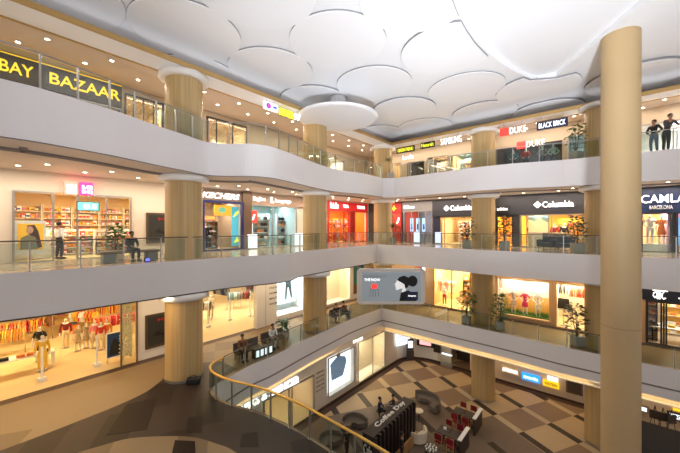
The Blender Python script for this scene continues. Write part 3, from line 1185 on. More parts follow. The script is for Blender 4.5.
# ---- middle level, far side
r2 = [(aR(391), aR(401), L2Z, 14.0), (aR(404), aR(433), L2Z, 13.9), (aR(441), aR(472), L2Z, 13.3), (aR(497), aR(513), L2Z, 13.3), (aR(521), aR(584), L2Z, 13.35), (aR(641), aR(673), L2Z, 13.3), (aR(676), 5.5, L2Z, 13.3)]
wall_line('R', L2Z, C2, XL, 14, r2, CHAR)
room('R', aR(391), aR(401), L2Z, 14.2, 3, REDW, SHOP_FLOOR, REDW, 60, (1, .8, .6), lights=1)
room('R', aR(404), aR(433), L2Z, 14.2, 3.5, mat('shop_wall_grey', (.3, .29, .3), .6), GALLERY_FLOOR, WHITEW, 90, COOL, lights=1)
room('R', aR(441), aR(472), L2Z, 13.6, 4, WARMW, SHOP_FLOOR, WHITEW, 190, (1, .82, .6), lights=1)
room('R', aR(497), aR(513), L2Z, 13.6, 3.5, YELW, SHOP_FLOOR, YELW, 90, (1, .75, .4), lights=1)
room('R', aR(521), aR(584), L2Z, 13.6, 4, YELW, SHOP_FLOOR, WARMW, 230, (1, .8, .5), lights=2)
room('R', aR(641), aR(673), L2Z, 13.6, 4, WARMW, WHITEW, WHITEW, 170, (1, .85, .65), lights=1)
room('R', aR(676), 5.5, L2Z, 13.6, 3, mat('shop_wall_lilac', (.5, .35, .5), .6), WHITEW, WHITEW, 90, (.95, .85, 1), lights=1)

# ---- first floor (z 5.5), left side
l1 = [(-5.8, aL(137), L1Z, C1 - .05), (aL(198), aL(256), L1Z, C1 - .05), (aL(277), aL(303), L1Z + .35, C1 - .05), (aL(327), aL(350), L1Z + .2, C1 - .05)]
wall_line('L', L1Z, C1, -6, 26, l1, WHITE)
room('L', -5.8, 7.6, L1Z, C1 - .01, 11.0, mat('shop_wall_butter', (.85, .62, .25), .7), SHOP_FLOOR, WHITEW, 640, (1, .76, .38), lights=4)
room('L', aL(198), 18.0, L1Z, C1 - .01, 11.0, CREAM, SHOP_FLOOR, WHITEW, 520, (1, .84, .6), lights=2)
room('L', aL(277), aL(303), L1Z, C1 - .01, 1.6, WHITEW, WHITEW, WHITEW, 210, (.9, .97, 1), lights=1)
room('L', aL(327), aL(350), L1Z, C1 - .01, 1.6, CREAM, WHITEW, WHITEW, 110, (1, .85, .6), lights=1)

# ---- first floor, far side
r1 = [(aR(434), aR(471), L1Z + .1, 8.9), (aR(497), aR(551), L1Z + .35, 8.65), (aR(556), aR(586), L1Z + .1, 8.65), (aR(646), 6.5, L1Z + .1, 8.15)]
wall_line('R', L1Z, C1, XL, 14, r1, mat('far_wall_wood_tone', (.58, .41, .24), .6))
room('R', aR(434), aR(471), L1Z, 9.1, 3.5, WARMW, SHOP_FLOOR, WHITEW, 420, (1, .84, .5), lights=2)
room('R', aR(497), aR(551), L1Z, 8.9, 1.5, mat('backdrop_cream', (.75, .66, .58), .7), GALLERY_FLOOR, WHITEW, 160, (1, .88, .72), lights=2)
room('R', aR(556), aR(586), L1Z, 8.9, 3.5, CREAM, SHOP_FLOOR, WHITEW, 200, (1, .84, .55), lights=1)
room('R', aR(646), 6.5, L1Z, 8.7, 4, WHITEW, GALLERY_FLOOR, WHITEW, 150, (1, .86, .68), lights=2)

# ---- top level (z 16.4)
l3 = [(-3, aL(121), L3Z, 18.4), (aL(124), aL(163), L3Z, 19.2), (aL(206), aL(247), L3Z, 19.2), (aL(330), aL(345), L3Z, 18.6)]
wall_line('L', L3Z, C3, -6, 26, l3, BEIGEB)
room('L', -3, aL(121), L3Z, 18.7, 4, mat('bazaar_wall_blue_grey', (.35, .42, .5), .6), GALLERY_FLOOR, WHITEW, 60, COOL, lights=2)
room('L', aL(124), aL(163), L3Z, 19.4, 3, WARMW, GALLERY_FLOOR, WARMW, 90, SOFT, lights=1)
room('L', aL(206), aL(247), L3Z, 19.4, 3, WARMW, GALLERY_FLOOR, WARMW, 130, SOFT, lights=1)
room('L', aL(330), aL(345), L3Z, 18.8, 3, WHITEW, GALLERY_FLOOR, WHITEW, 60, SOFT, lights=1)
r3 = [(aR(393), aR(401), L3Z, 18.6), (aR(408), aR(424), L3Z, 18.4), (aR(427), aR(448), L3Z, 18.6), (aR(450), aR(472), L3Z, 18.5), (aR(497), aR(562), L3Z, 18.4), (aR(568), aR(586), L3Z, 18.6), (aR(640), 6.5, L3Z, 18.6)]
wall_line('R', L3Z, C3, XL, 14, r3, BEIGEB)
for (p, q), (mw, c, e) in zip(((393, 401), (408, 424), (427, 448), (450, 472), (497, 562), (568, 586)), ((WARMW, SOFT, 40), (DARKW, COOL, 30), (WARMW, SOFT, 110), (MINTW, SOFT, 90), (DARKW, COOL, 40), (MINTW, COOL, 30))):
    room('R', aR(p), aR(q), L3Z, 18.8, 3, mw, GALLERY_FLOOR, mw, e, c, lights=1)
room('R', aR(640), 6.5, L3Z, 18.8, 3, WHITEW, GALLERY_FLOOR, WHITEW, 150, COOL, lights=1)

# closing walls of the galleries far out of the picture
struct('wall_back', MB().box(-31.3, -31, -6, 34, 0, 21).box(-31, 14, 34, 34.3, 0, 21), WALLP)

# ---- ground floor shell
X0 = -14.75
Y0 = 27.6
l0 = [(9.55, 12.6, 0, 2.75)]
m_st = aL(262, x0=X0), aL(313, x0=X0)
win = aL(327, x0=X0), aL(353, x0=X0)
win2 = aL(357, x0=X0), aL(384, x0=X0)
wall_line('L', 0, 3.95, -6, 25.4, [(m_st[0], m_st[1], 0, 2.7), (win[0], win[1], .6, 3.3), (win2[0], win2[1], .25, 3.4)], mat('ground_wall_cream', (.74, .66, .55), .6), x0=X0, n_th=.25)
room('L', m_st[0], m_st[1], 0, 3.2, 4.5, CREAM, SHOP_FLOOR, WHITEW, 70, (1, .84, .58), x0=X0, lights=2)
room('L', win[0], win[1], 0, 3.7, 1.2, WHITEW, WHITEW, WHITEW, 40, (1, .92, .8), x0=X0, lights=1)
room('L', win2[0], win2[1], 0, 3.7, 1.4, CREAM, WHITEW, WHITEW, 120, (1, .84, .58), x0=X0, lights=1)
arc = [(X0, 25.4)] + [(-11.75 - 3.0 * math.cos(a), 25.4 + 2.2 * math.sin(a)) for a in [R(q) for q in range(10, 91, 10)]]
struct('wall_corner', MB().strip(arc, .2, 0, 3.95), WHITEW)
struct('baseboard_left', MB().strip([(x + .02, y - .02) for x, y in [(X0, 5)] + arc] + [(14, Y0 - .02)], -.12, 0, .12), PAVE_BAND)
struct('wall_right', MB().box(-11.75, aR(451, y0=Y0), Y0, Y0 + .25, 0, 3.95).box(aR(470, y0=Y0), 14, Y0, Y0 + .25, 0, 3.95).box(aR(451, y0=Y0) - .1, aR(470, y0=Y0) + .1, Y0 + 1.8, Y0 + 2, 0, 3.95, 1), [WALLP, DARK])
pav = [(x + .05, y - .05) for x, y in arc]
struct('floor', MB().strip([(X0 + .05, 3)] + pav + [(14, Y0 - .1)], -.55, 0.002, .012), PAVE_BAND)

# ================================================================== SIGNS AND SHOP FRONTS, TOP LEVEL
zs1 = Zp(20, 62, (XL, aL(20)))
t = sign('L', 0.2 - 2.4, aL(121), 18.4, 19.45, None, mat('bazaar_sign_brown', (.035, .022, .014), .5), GY, 'dark brown shop sign with yellow BOMBAY BAZAAR letters', n=.02)
def letters(t, txt, a_mid, w, h, m, z, th=.14, base=0, **k):
    return text(txt, w, h, m, t, (a_mid - base, -th, z), **k)
base = .2 - 2.4
a1, a2 = aL(-48), aL(33)
letters(t, 'BOMBAY', (a1 + a2) / 2 , a2 - a1, .48, GY, .54, base=base, bold=.03)
a1, a2 = aL(49), aL(119)
letters(t, 'BAZAAR', (a1 + a2) / 2, a2 - a1, .48, GY, .54, base=base, bold=.03)
tag(MB().box(0, aL(121) - base, -.03, 0, 0, .04).build('yellow_light_strip', GY, loc=W('L', base, .14, 19.44), rz=PI / 2), 'thin yellow light strip above the BOMBAY BAZAAR sign', 'light strip')
sp = thing('hanging_sign', 'blue and white hanging shop sign left of the yellow SUPER 99 sign', 'sign', W('L', aL(263, 4.2), 4.2, 18.95), RZ('L'))
w = aL(277, 4.2) - aL(263, 4.2)
MB().box(0, w, -.1, 0, 0, .42).build('sign_panel', glow('sign_panel_white', (.9, .9, 1), 1.0), sp)
MB().flat([(.3 + .16 * math.cos(a), .21 + .16 * math.sin(a)) for a in [R(q) for q in range(0, 360, 24)]], -.12, -.1).build('emblem', GBLUE, sp)
text('A', .16, .2, GRED, sp, (.3, -.14, .21))
MB().box(.6, w - .1, -.12, -.1, .15, .28).build('lettering', GBLUE, sp)
for q in (.2, w - .2):
    MB().tube([(q, -.05, .42), (q, -.05, gz - 18.95)], .01, 5).build('hanging_rod', STEEL, sp)
sp = thing('hanging_sign', 'yellow and white SUPER 99 hanging sign near the second left column', 'sign', W('L', aL(279, 4.2), 4.2, 18.9), RZ('L'))
w = aL(300, 4.2) - aL(279, 4.2)
text('SUPER', w * .66, .42, GYE, sp, (w * .34, 0, .22), bold=.04, ext=.05)
text('99', w * .26, .42, GW, sp, (w * .84, 0, .22), bold=.04, ext=.05)
MB().box(0, w, .03, .07, .0, .03).build('sign_rail', DARK, sp)
for q in (.2, w - .2):
    MB().tube([(q, .05, .0), (q, .05, gz - 18.9)], .01, 5).build('hanging_rod', STEEL, sp)


def hung(px0, px1, py0, py1, txt, mp_, mt, label, n=3.4, th=.08, fx=1.0, panel=True, tw=.86, thh=.6, lead=None, **k):
    a0, a1 = aR(px0, n), aR(px1, n)
    p = W('R', (a0 + a1) / 2, n)
    z0, z1 = Zp((px0 + px1) / 2, py1, p), Zp((px0 + px1) / 2, py0, p)
    t = thing('hanging_sign', label, 'sign', W('R', a0, n, z0), 0)
    L, H = a1 - a0, z1 - z0
    x_off = 0
    if lead:
        MB().box(0, H * 1.1, -th, 0, 0, H).build('emblem_panel', lead, t)
        x_off = H * 1.2
    if panel:
        MB().box(x_off, L, -th, 0, 0, H).build('sign_panel', mp_, t)
    else:
        MB().box(x_off, L, -.02, 0, H * .1, H * .16).build('sign_rail', DARK, t)
    if txt:
        text(txt, (L - x_off) * tw, H * thh, mt, t, (x_off + (L - x_off) / 2, -th - .02 if panel else -.05, H / 2), ext=.02, bold=.0, **k)
    for q in (L * .15, L * .85):
        MB().tube([(q, -.03, H), (q, -.03, gz - z0)], .01, 5).build('hanging_rod', STEEL, t)
    return t


t = hung(353, 360, 138, 145, '', GBLUE, GW, 'round blue hanging emblem in the far left corner', n=2.4)
for c in list(t.children):
    if c.name.startswith('sign_panel'):
        bpy.data.objects.remove(c)
MB().flat([(.42 * math.cos(a) + .4, .3 * math.sin(a) + .35) for a in [R(q) for q in range(0, 360, 20)]], -.08, 0).build('sign_panel', GBLUE, t)
text('NG', .5, .16, GW, t, (.4, -.1, .35))
hung(362, 370, 137, 146, 'YK', None, GOR, 'orange YK hanging sign in the far left corner', panel=False, n=2.6, tw=1, thh=.9)
hung(371, 381, 146.5, 151, 'UNLIMITED', None, GW, 'small white lettered hanging sign by the far corner column', panel=False, n=3, tw=1, thh=.7)
hung(397, 415, 147, 152.5, 'GREENTREND', BLACK, GYE, 'black hanging sign with lime letters, left of two in the far corner')
hung(421, 435, 142, 148, 'Naturals', BLACK, GYE, 'small black hanging sign with lime letters beside the white phone shop sign')
hung(441, 462, 137, 144, 'SAMSUNG', None, GW, 'white SAMSUNG letters hanging below the far top soffit', panel=False, tw=1, thh=.95)
hung(403, 414, 154, 160, 'Looks', None, GW, 'small white script sign on the far top shopfront', panel=False, n=1.2, tw=1, thh=.8)
hung(500, 526, 127, 134.5, 'DUKE', BEIGEB, GW, 'upper red and white DUKE sign hanging from the far soffit', panel=False, lead=GRED, tw=1, thh=.85)
hung(517, 545, 140.5, 147.5, 'DUKE', BEIGEB, GW, 'lower red and white DUKE sign on the far shopfront', panel=False, lead=GRED, tw=1, thh=.85, n=.3)
hung(537, 568, 120, 128.5, 'BLACK BRICK', NAVY, GW, 'black hanging sign with white BLACK BRICK letters')
hung(670, 690, 121, 130, 'S', None, GW, 'white lit letters at the right edge of the top level', panel=False, n=.3, tw=1, thh=1)

# top level fronts
for p, q, nm in ((-60, 121, 1), (124, 163, 2), (206, 247, 3)):
    pass
fr('L', -3, aL(121), L3Z, 18.35, .06, .08, STEEL, 'window_1', mull=[aL(v) for v in (-20, 8, 42, 78, 100)])
for i, px in enumerate((18, 88)):
    t = thing('hanging_ornament', ['round lattice ornament in the top window under the letters BAY', 'round lattice ornament in the top window under the letters BAZAAR'][i], 'ornament', W('L', aL(px), -.5, 18.1), PI / 2)
    b = MB()
    for rr_ in (.1, .2, .3):
        b.tube([(rr_ * math.cos(R(v)), 0, rr_ * math.sin(R(v))) for v in range(0, 361, 20)], .02, 5)
    for v in range(0, 360, 45):
        b.tube([(0, 0, 0), (.3 * math.cos(R(v)), 0, .3 * math.sin(R(v)))], .015, 5)
    b.build('rings', mat('ornament_gold', (.8, .6, .3), .4), t)
    MB().tube([(0, 0, .3), (0, 0, .58)], .008, 5).build('cord', DARK, t)
fr('L', aL(124), aL(163), L3Z, 19.2, .07, .08, BLACK, 'window_2', mull=[aL(v) for v in (133, 143, 153)])
fr('L', aL(206), aL(247), L3Z, 19.2, .09, .08, BLACK, 'window_3', mull=[aL(v) for v in (216, 232)])
for i, (p, q, zt, m) in enumerate(((393, 401, 18.6, STEEL), (408, 424, 18.4, BLACK), (427, 448, 18.6, STEEL), (450, 472, 18.5, STEEL), (497, 562, 18.4, BLACK), (568, 586, 18.6, STEEL), (640, 690, 18.6, STEEL))):
    a0, a1 = aR(p), aR(q)
    fr('R', a0, a1, L3Z, zt, .06, .07, m, 'window_%d' % (4 + i), mull=[a0 + (a1 - a0) * f for f in ((.33, .66) if q - p < 40 else (.25, .5, .75))])
# patterned lattice screens behind the top windows (jewellery grid)
def lattice(side, a0, a1, z0, z1, n, m, label, st=.28):
    b = MB()
    L, H = a1 - a0, z1 - z0
    x = st / 2
    while x < L:
        z = st / 2
        while z < H:
            r = st * .42
            ring = [(x + r * math.cos(a), z + r * math.sin(a)) for a in [R(v) for v in range(0, 361, 45)]]
            b.tube([(u, 0, v) for u, v in ring], .022, 5)
            z += st
        x += st
    o = b.build('lattice_screen', m, loc=W(side, a0, n, z0), rz=RZ(side))
    return tag(o, label, 'screen')
lattice('L', aL(125), aL(162), 17.7, 19.1, -.36, mat('lattice_gold', (.6, .45, .2), .4, .4), 'golden ring lattice screen in the top window right of the bazaar sign')
lattice('L', aL(207), aL(246), 17.9, 19.1, -.36, mat('lattice_white', (.8, .75, .6), .4), 'pale ring lattice screen in the top window between the left columns')

# displays in the top windows
GM = [box_good(.2, .16, h, COLS[c], COLS[d]) for c, d, h in (('red', 'white', .22), ('orange', 'yellow', .2), ('cream', 'red', .26), ('pink', 'white', .18), ('white', 'blue', .24), ('yellow', 'brown', .2), ('brown', 'cream', .25), ('tan', 'white', .16))]
BT = [bottle_good(.05, .24, COLS[c], COLS[d]) for c, d in (('pink', 'white'), ('orange', 'white'), ('white', 'red'), ('yellow', 'brown'))]
shelf_run('L', aL(208), aL(246), -2.2, L3Z, 2.0, .35, 5, WHITE, WARMW, GM, 'boxed_product', 'small boxed product on the shelves behind the top lattice window', 'box', 'white shelf unit behind the top lattice window', 'boxes behind the top lattice window', 'shelf units behind the top lattice window', per=4)
shelf_run('R', aR(428), aR(447), -2.2, L3Z, 2.1, .35, 5, WHITE, WARMW, GM + BT, 'boxed_product', 'small product on the top far shop shelves under the phone sign', 'box', 'white shelf unit in the top far shop', 'goods in the top far shop', 'shelf units in the top far shop', per=5)
shelf_run('R', aR(451), aR(471), -2.2, L3Z, 2.1, .35, 5, WHITE, MINTW, GM, 'boxed_product', 'small box on the mint shelves of a top far shop', 'box', 'white shelf unit on the mint wall of the top far shop', 'boxes in the top mint shop', 'shelf units in the top mint shop', per=5)
for i, (px, c, l) in enumerate(((511, 'teal', 'teal'), (524, 'red', 'red'), (552, 'mint', 'pale green'), (541, 'grey', 'grey'))):
    figure(W('R', aR(px), -.7, L3Z + .25), 0, label='white dummy in a %s top in the DUKE shop window' % l, top=COLS[c], legs=COLS['navy'], dummy=True, cat='mannequin', name='mannequin', arms='hip')
struct('trim_20', MB().box(aR(498), aR(561), YR + .35, YR + 1.1, L3Z, L3Z + .25), CHAR)
plant(W('R', aR(576, 2.9), 2.9, L3Z), 2.1, 'leafy plant in a white planter on the top far gallery beside the right column', spread=.4, n=90)
plant(W('R', aR(390, 3.7), 3.7, L3Z), 2.0, 'small palm on the top level in the far corner', kind='palm', spread=.35)

# two men leaning on the top right rail
px_, nn = 653, 3.0
figure((aR(654, 2.6), YR - 2.55, L3Z + .01), R(-35), label='man in a black shirt standing at the top right railing, left of the two', top=COLS['black'], legs=COLS['denim'], arms='hip', h=1.75)
figure((aR(666, 2.7), YR - 2.75, L3Z + .01), R(25), label='man in a grey shirt and black trousers leaning at the top right railing', top=mat('shirt_charcoal', (.06, .06, .07), .8), legs=COLS['black'], arms='rail', h=1.82, pose='lean')

# ================================================================== MIDDLE LEVEL, LEFT
fr('L', aL(12), aL(54), L2Z, 14.0, .07, .08, STEEL, 'window_11')
fr('L', aL(76), aL(131), L2Z, 14.0, .07, .08, STEEL, 'window_12', mull=[aL(106)])
MINI = glow('sign_coral', (1, .22, .16), 1.7)
MAG = glow('sign_magenta', (.95, .03, .2), 1.5)
a0, a1 = aL(64.5, .2), aL(78.5, .2)
a2 = aL(93.5, .2)
t = sign('L', a0, a1 - .04, Zp(71, 195, (XL, aL(71))), Zp(71, 182, (XL, aL(71))), None, MINI, GW, 'coral square baby shop sign, left of the pair', n=.1)
w = a1 - a0
text('MINI', w * .7, .17, GW, t, (w / 2, -.15, .36), bold=.05)
text('SOCI', w * .7, .17, GW, t, (w / 2, -.15, .14), bold=.05)
t = sign('L', a1 + .04, a2, Zp(86, 195.5, (XL, aL(86))), Zp(86, 183, (XL, aL(86))), None, MAG, GW, 'magenta square baby shop sign, right of the pair', n=.1)
w = a2 - a1
text('R-OB', w * .7, .18, GW, t, (w / 2, -.15, .36), bold=.05)
text('BHQ', w * .7, .18, GW, t, (w / 2, -.15, .14), bold=.05)
tv = thing('television', 'small screen hanging above the baby shop entrance', 'screen', W('L', aL(76.5, .3), .3, Zp(87, 211, (XL + .3, aL(87)))), PI / 2)
w = aL(99, .3) - aL(76.5, .3)
MB().box(0, w, -.06, 0, 0, .42).build('case', BLACK, tv)
MB().box(.03, w - .03, -.065, -.06, .03, .39).build('display', glow('screen_teal', (.12, .5, .5), 1.2), tv)
MB().flat([(.35 + .12 * math.cos(a), .2 + .12 * math.sin(a)) for a in [R(q) for q in range(0, 360, 30)]], -.068, -.065).flat([(w * .65, .1), (w * .85, .1), (w * .85, .32), (w * .7, .3)], -.068, -.065).build('picture', SCREENW, tv)
MB().tube([(w / 2, -.03, .42), (w / 2, -.03, .8)], .015).build('hanging_rod', STEEL, tv)

shelf_run('L', aL(12) + .1, aL(131) + 2.1, -4.85, L2Z, 2.7, .35, 7, CREAM, WARMW, GM + BT, 'boxed_product', 'small colourful product on the back shelves of the baby shop', 'product', 'cream shelf unit on the baby shop back wall', 'products on the baby shop shelves', 'back wall shelf units of the baby shop', per=6, uw=1.3, skip=.0)
for i, (px, n_) in enumerate(((62, -3.0), (92, -2.9), (108, -2.2), (120, -3.2))):
    a = aL(px, n_)
    _, zs = shelf_unit('L', a, n_, L2Z, 1.3, 1.35, .4, 4, WHITE, WHITE, 'low white shelf unit standing in the middle of the baby shop', 'low shelf units of the baby shop')
    fill_shelves('L', a, n_, L2Z, 1.3, .4, zs, GM + BT, 'boxed_product', 'small colourful product on the low shelves of the baby shop', 'product', 'products on the low baby shop shelves', per=6)
# poster box in the left window: yellow picture of a woman with long hair
a0, a1 = aL(13.5), aL(47)
pb = thing('display_plinth', 'white display plinth with a yellow poster in the baby shop window', 'display', W('L', a0, -.35, L2Z + .3), PI / 2)
w = a1 - a0
MB().box(0, w, -.02, .3, 0, 1.45).build('plinth', WHITE, pb)
MB().box(.14, w - .08, -.03, -.02, .2, 1.32).build('poster', glow('poster_yellow', (.85, .48, .03), .25), pb)
cx_ = w * .5
MB().flat([(cx_ - .08, 1.25), (cx_ + .14, 1.27), (cx_ + .26, 1.0), (cx_ + .38, .3), (cx_ + .2, .25), (cx_ + .08, .7), (cx_ - .08, .95)], -.036, -.03).build('hair', mat('poster_hair', (.07, .03, .02), .6), pb)
MB().flat([(cx_ + .0 + .11 * math.cos(a), 1.05 + .16 * math.sin(a)) for a in [R(q) for q in range(0, 360, 30)]], -.04, -.036).build('face', mat('poster_face', (.6, .33, .22), .6), pb)
MB().flat([(cx_ - .3, .22), (cx_ + .25, .22), (cx_ + .17, .75), (cx_ - .06, .85), (cx_ - .28, .7)], -.04, -.036).build('clothing', mat('poster_cloth', (.25, .24, .15), .6), pb)
for px, n_, c, l in ((30, -1.6, 'grey', 'woman in a grey top and headscarf at the baby shop counter, left of two'), (36, -1.9, 'white', 'person in a white shirt at the baby shop counter, right of two')):
    figure(W('L', aL(px, n_), n_, L2Z + .02), R(60), label=l, top=COLS[c], legs=COLS['black'], h=1.68)
figure(W('L', aL(59.5, -.5), -.5, L2Z + .02), R(200), label='person in a white shirt and black trousers standing in the baby shop doorway', top=COLS['white'], legs=COLS['black'], h=1.66)
cnt = thing('shop_counter', 'cream counter behind the yellow poster in the baby shop', 'counter', W('L', aL(33, -1.3), -1.3, L2Z + .02), PI / 2)
MB().box(-.6, .6, 0, .25, 0, .95).build('body', WHITE, cnt)
MB().box(-.65, .65, -.04, .27, .95, 1.0).build('worktop', CREAM, cnt)


def poster_case(side, px0, px1, py0, py1, label, n=.02):
    a0, a1 = A(side, px0, n), A(side, px1, n)
    p = W(side, (a0 + a1) / 2, n)
    z0, z1 = Zp(0, py1, p), Zp(0, py0, p)
    L, H = a1 - a0, z1 - z0
    t = thing('poster_case', label, 'poster frame', W(side, a0, n, z0), RZ(side))
    MB().box(0, L, -.05, 0, 0, .12).box(0, L, -.05, 0, H - .12, H).box(0, .12, -.05, 0, .12, H - .12).box(L - .12, L, -.05, 0, .12, H - .12).build('frame', mat('case_frame_bronze', (.12, .09, .06), .4, .5), t)
    MB().box(.12, L - .12, -.03, -.005, .12, H - .12).build('poster', mat('poster_dark', (.035, .035, .032), .4), t)
    MB().flat([(.4, H * .35), (L * .7, H * .3), (L * .8, H * .38), (L * .5, H * .42), (L * .6, H * .5), (.5, H * .45)], -.036, -.03).build('picture', BLACK, t)
    text('MS1', L * .45, .16, COLS['red'], t, (L * .68, -.035, H * .8), ext=.004)
    return t


poster_case('L', 146, 172, 213, 243, 'dark framed poster on the wall left of the big column, middle level')
poster_case('L', 145, 172, 313, 346, 'dark framed poster on the wall left of the big column, first floor')

# sportswear shop with blue frame
a0, a1 = aL(199), aL(244)
sg = sign('L', a0 - 1.0, a1, 14.05, C2 - .1, None, mat('bulkhead_brown', (.22, .15, .11), .6), GW, 'white SKECHERS letters on a brown sign band', n=.02)
text('SKECHERS', aL(238) - aL(196), .36, GW, sg, ((aL(238) + aL(196)) / 2 - a0 + 1.0, -.16, .36), bold=.05, shear=.25)
fr('L', aL(200), aL(241.5), L2Z, 14.1, .15, .2, glow('frame_blue', (.01, .012, .10), .06), 'window_13', n=.1, glass=False)
SH = [shoe_mesh(COLS[c]) for c in ('white', 'black', 'pink', 'navy', 'grey', 'orange')]
shelf_run('L', aL(213), aL(231), -2.0, L2Z, 2.2, .35, 6, STEEL, mat('shoe_wall_orange', (.7, .35, .1), .7), SH, 'shoe', 'shoe on the wall shelves of the sports shoe shop', 'shoe', 'shoe shelf unit in the sports shoe shop', 'shoes on the shoe shop shelves', 'shoe shop shelf units', per=4, uw=.9, skip=0)
lb = thing('light_poster', 'orange and green poster over the shoe shelves', 'poster', W('L', aL(214, -1.6), -1.6, 13.25), PI / 2)
w = aL(231, -1.6) - aL(214, -1.6)
MB().box(0, w, -.04, 0, 0, .7).build('panel', glow('poster_orange', (.9, .4, .04), .8), lb)
MB().flat([(w * .45 + .3 * math.cos(a), .38 + .2 * math.sin(a)) for a in [R(q) for q in range(0, 360, 30)]], -.05, -.04).build('picture', glow('poster_green', (.2, .5, .3), .7), lb)
lb = thing('light_poster', 'tall teal and yellow light poster at the right of the shoe shop', 'poster', W('L', aL(231.5, -.5), -.5, L2Z + .2), PI / 2)
w = aL(240, -.5) - aL(231.5, -.5)
MB().box(0, w, -.04, 0, 0, 2.6).build('panel', glow('poster_teal', (.08, .4, .5), .7), lb)
MB().flat([(w * .1, 1.9), (w * .4, 2.2), (w * .95, 2.5), (w * .6, 2.1)], -.05, -.04).flat([(w * .2, .2), (w * .9, .3), (w * .6, .6)], -.05, -.04).build('picture', GYE, lb)
for i in range(2):
    figure(W('L', aL(205 + i * 3.5, -.9 - i), -.9 - i, L2Z + .02), PI / 2, label=['dark dressed dummy at the left of the shoe shop window, nearer', 'dark dressed dummy at the left of the shoe shop window, farther'][i], top=COLS['black'], legs=COLS['black'], dummy=True, cat='mannequin', name='mannequin')

# bags and language shop
a0, a1 = aL(248), aL(303)
sg = sign('L', a0, a1, 14.0, C2 - .1, None, mat('bulkhead_tan', (.36, .25, .18), .6), GW, 'tan sign band with white Bagline and Language letters', n=.02)
text('Bagline', aL(264) - aL(252), .36, GW, sg, (aL(258) - a0, -.16, .38), bold=.03)
text('Language', aL(289.5) - aL(274), .32, GW, sg, (aL(281.8) - a0, -.16, .36), bold=.03)
MB().flat([(0, 0), (.3, 0), (.3, .1), (.14, .12), (.2, .42), (.02, .42)], -.16, -.12).build('emblem', GW, sg, loc=(aL(269) - a0, 0, .2))
fr('L', aL(249), aL(296), L2Z, 14.0, .07, .1, STEEL, 'window_14', mull=[aL(272), aL(277)])
BG = [bag_mesh(.3, .34, COLS[c], COLS['brown']) for c in ('black', 'orange', 'navy', 'white', 'tan', 'denim')]
for p, q in ((253, 270), (278, 293)):
    shelf_run('L', aL(p, -1.6), aL(q, -1.6), -2.0, L2Z, 2.5, .35, 5, WHITE, MINTW, BG, 'handbag', 'handbag on the pale shelves of the bag shop', 'bag', 'white shelf unit in the bag shop', 'handbags in the bag shop', 'bag shop shelf units', per=4, uw=1.1, skip=.15)
rp = thing('wall_banner', 'red square banner at the left of the bag shop', 'banner', W('L', aL(249.6, -.2), -.2, 12.75), PI / 2)
MB().box(0, .6, -.03, 0, 0, .85).build('panel', GRED, rp)
MB().flat([(.15, .2), (.3, .2), (.45, .6), (.3, .6)], -.04, -.03).build('mark', GW, rp)
for px, l in ((251.5, 'left'), (298, 'right')):
    lbx = thing('light_box', 'low glowing white light box at the %s of the bag shop front' % l, 'light box', W('L', aL(px, .35), .35, L2Z + .01), PI / 2)
    MB().box(-.32, .32, -.2, 0, .05, .95).build('panel', SCREENW, lbx)
    MB().box(-.36, .36, -.24, .02, 0, .05).build('base', STEEL, lbx)
# brown pillar strip between the two shops
tag(MB().box(-.35, .35, -.25, 0, 0, 3.8).build('wall_pilaster', mat('pilaster_bronze', (.17, .11, .07), .35, .3), loc=W('L', aL(245.3), .0, L2Z), rz=PI / 2), kind='structure')

# red toy shop wrapping round the corner
a0 = aL(327)
sg = sign('L', a0, 25.6, 14.0, C2 - .12, None, glow('sign_band_red', (.45, .01, .01), .5), GW, 'red sign band with white TEA and TOYS letters over the toy shop', n=.05)
text('kids', aL(336.5, 0) - aL(328.5), .55, GW, sg, (aL(332.5) - a0, -.18, .36), bold=.06)
text('TEA', aL(346.5) - aL(341), .28, GW, sg, (aL(344) - a0, -.18, .36), bold=.05)
text('TOYS', aL(362.5) - aL(355), .3, GW, sg, (aL(359) - a0, -.18, .36), bold=.05)
fr('L', a0, 25.6, L2Z, 14.0, .12, .12, col('frame_red', .5, .03, .02), 'window_15', mull=[aL(343), aL(349), aL(354)], glass=True)
tag(bxo('L', 'red_door_panel', aL(348.7), aL(354.5), .02, -.1, L2Z + .1, 13.9, col('panel_red', .42, .012, .01)), 'dark red door panel in the middle of the toy shop front', 'door panel')
TY = [box_good(.26, .2, h, COLS[c], COLS[d]) for c, d, h in (('red', 'yellow', .3), ('orange', 'white', .25), ('yellow', 'red', .32), ('blue', 'yellow', .25), ('pink', 'white', .3))]
shelf_run('L', a0 + .3, 25.4, -2.4, L2Z, 2.3, .4, 5, COLS['orange'], YELW, TY, 'boxed_toy', 'boxed toy on the orange shelves of the toy shop', 'toy', 'orange shelf unit in the toy shop', 'boxed toys in the toy shop', 'toy shop shelf units', per=4, uw=1.3, skip=.1)
for px in (334.5, 345.5, 369):
    figure(W('L', aL(px, -.8), -.8, L2Z + .02), PI / 2, label={334.5: 'person in orange by the left toy shop window', 345.5: 'person in a yellow top at the toy shop centre', 369: 'person in red at the right end of the toy shop'}[px], top=COLS[{334.5: 'orange', 345.5: 'yellow', 369: 'red'}[px]], legs=COLS['red'], h=1.6)

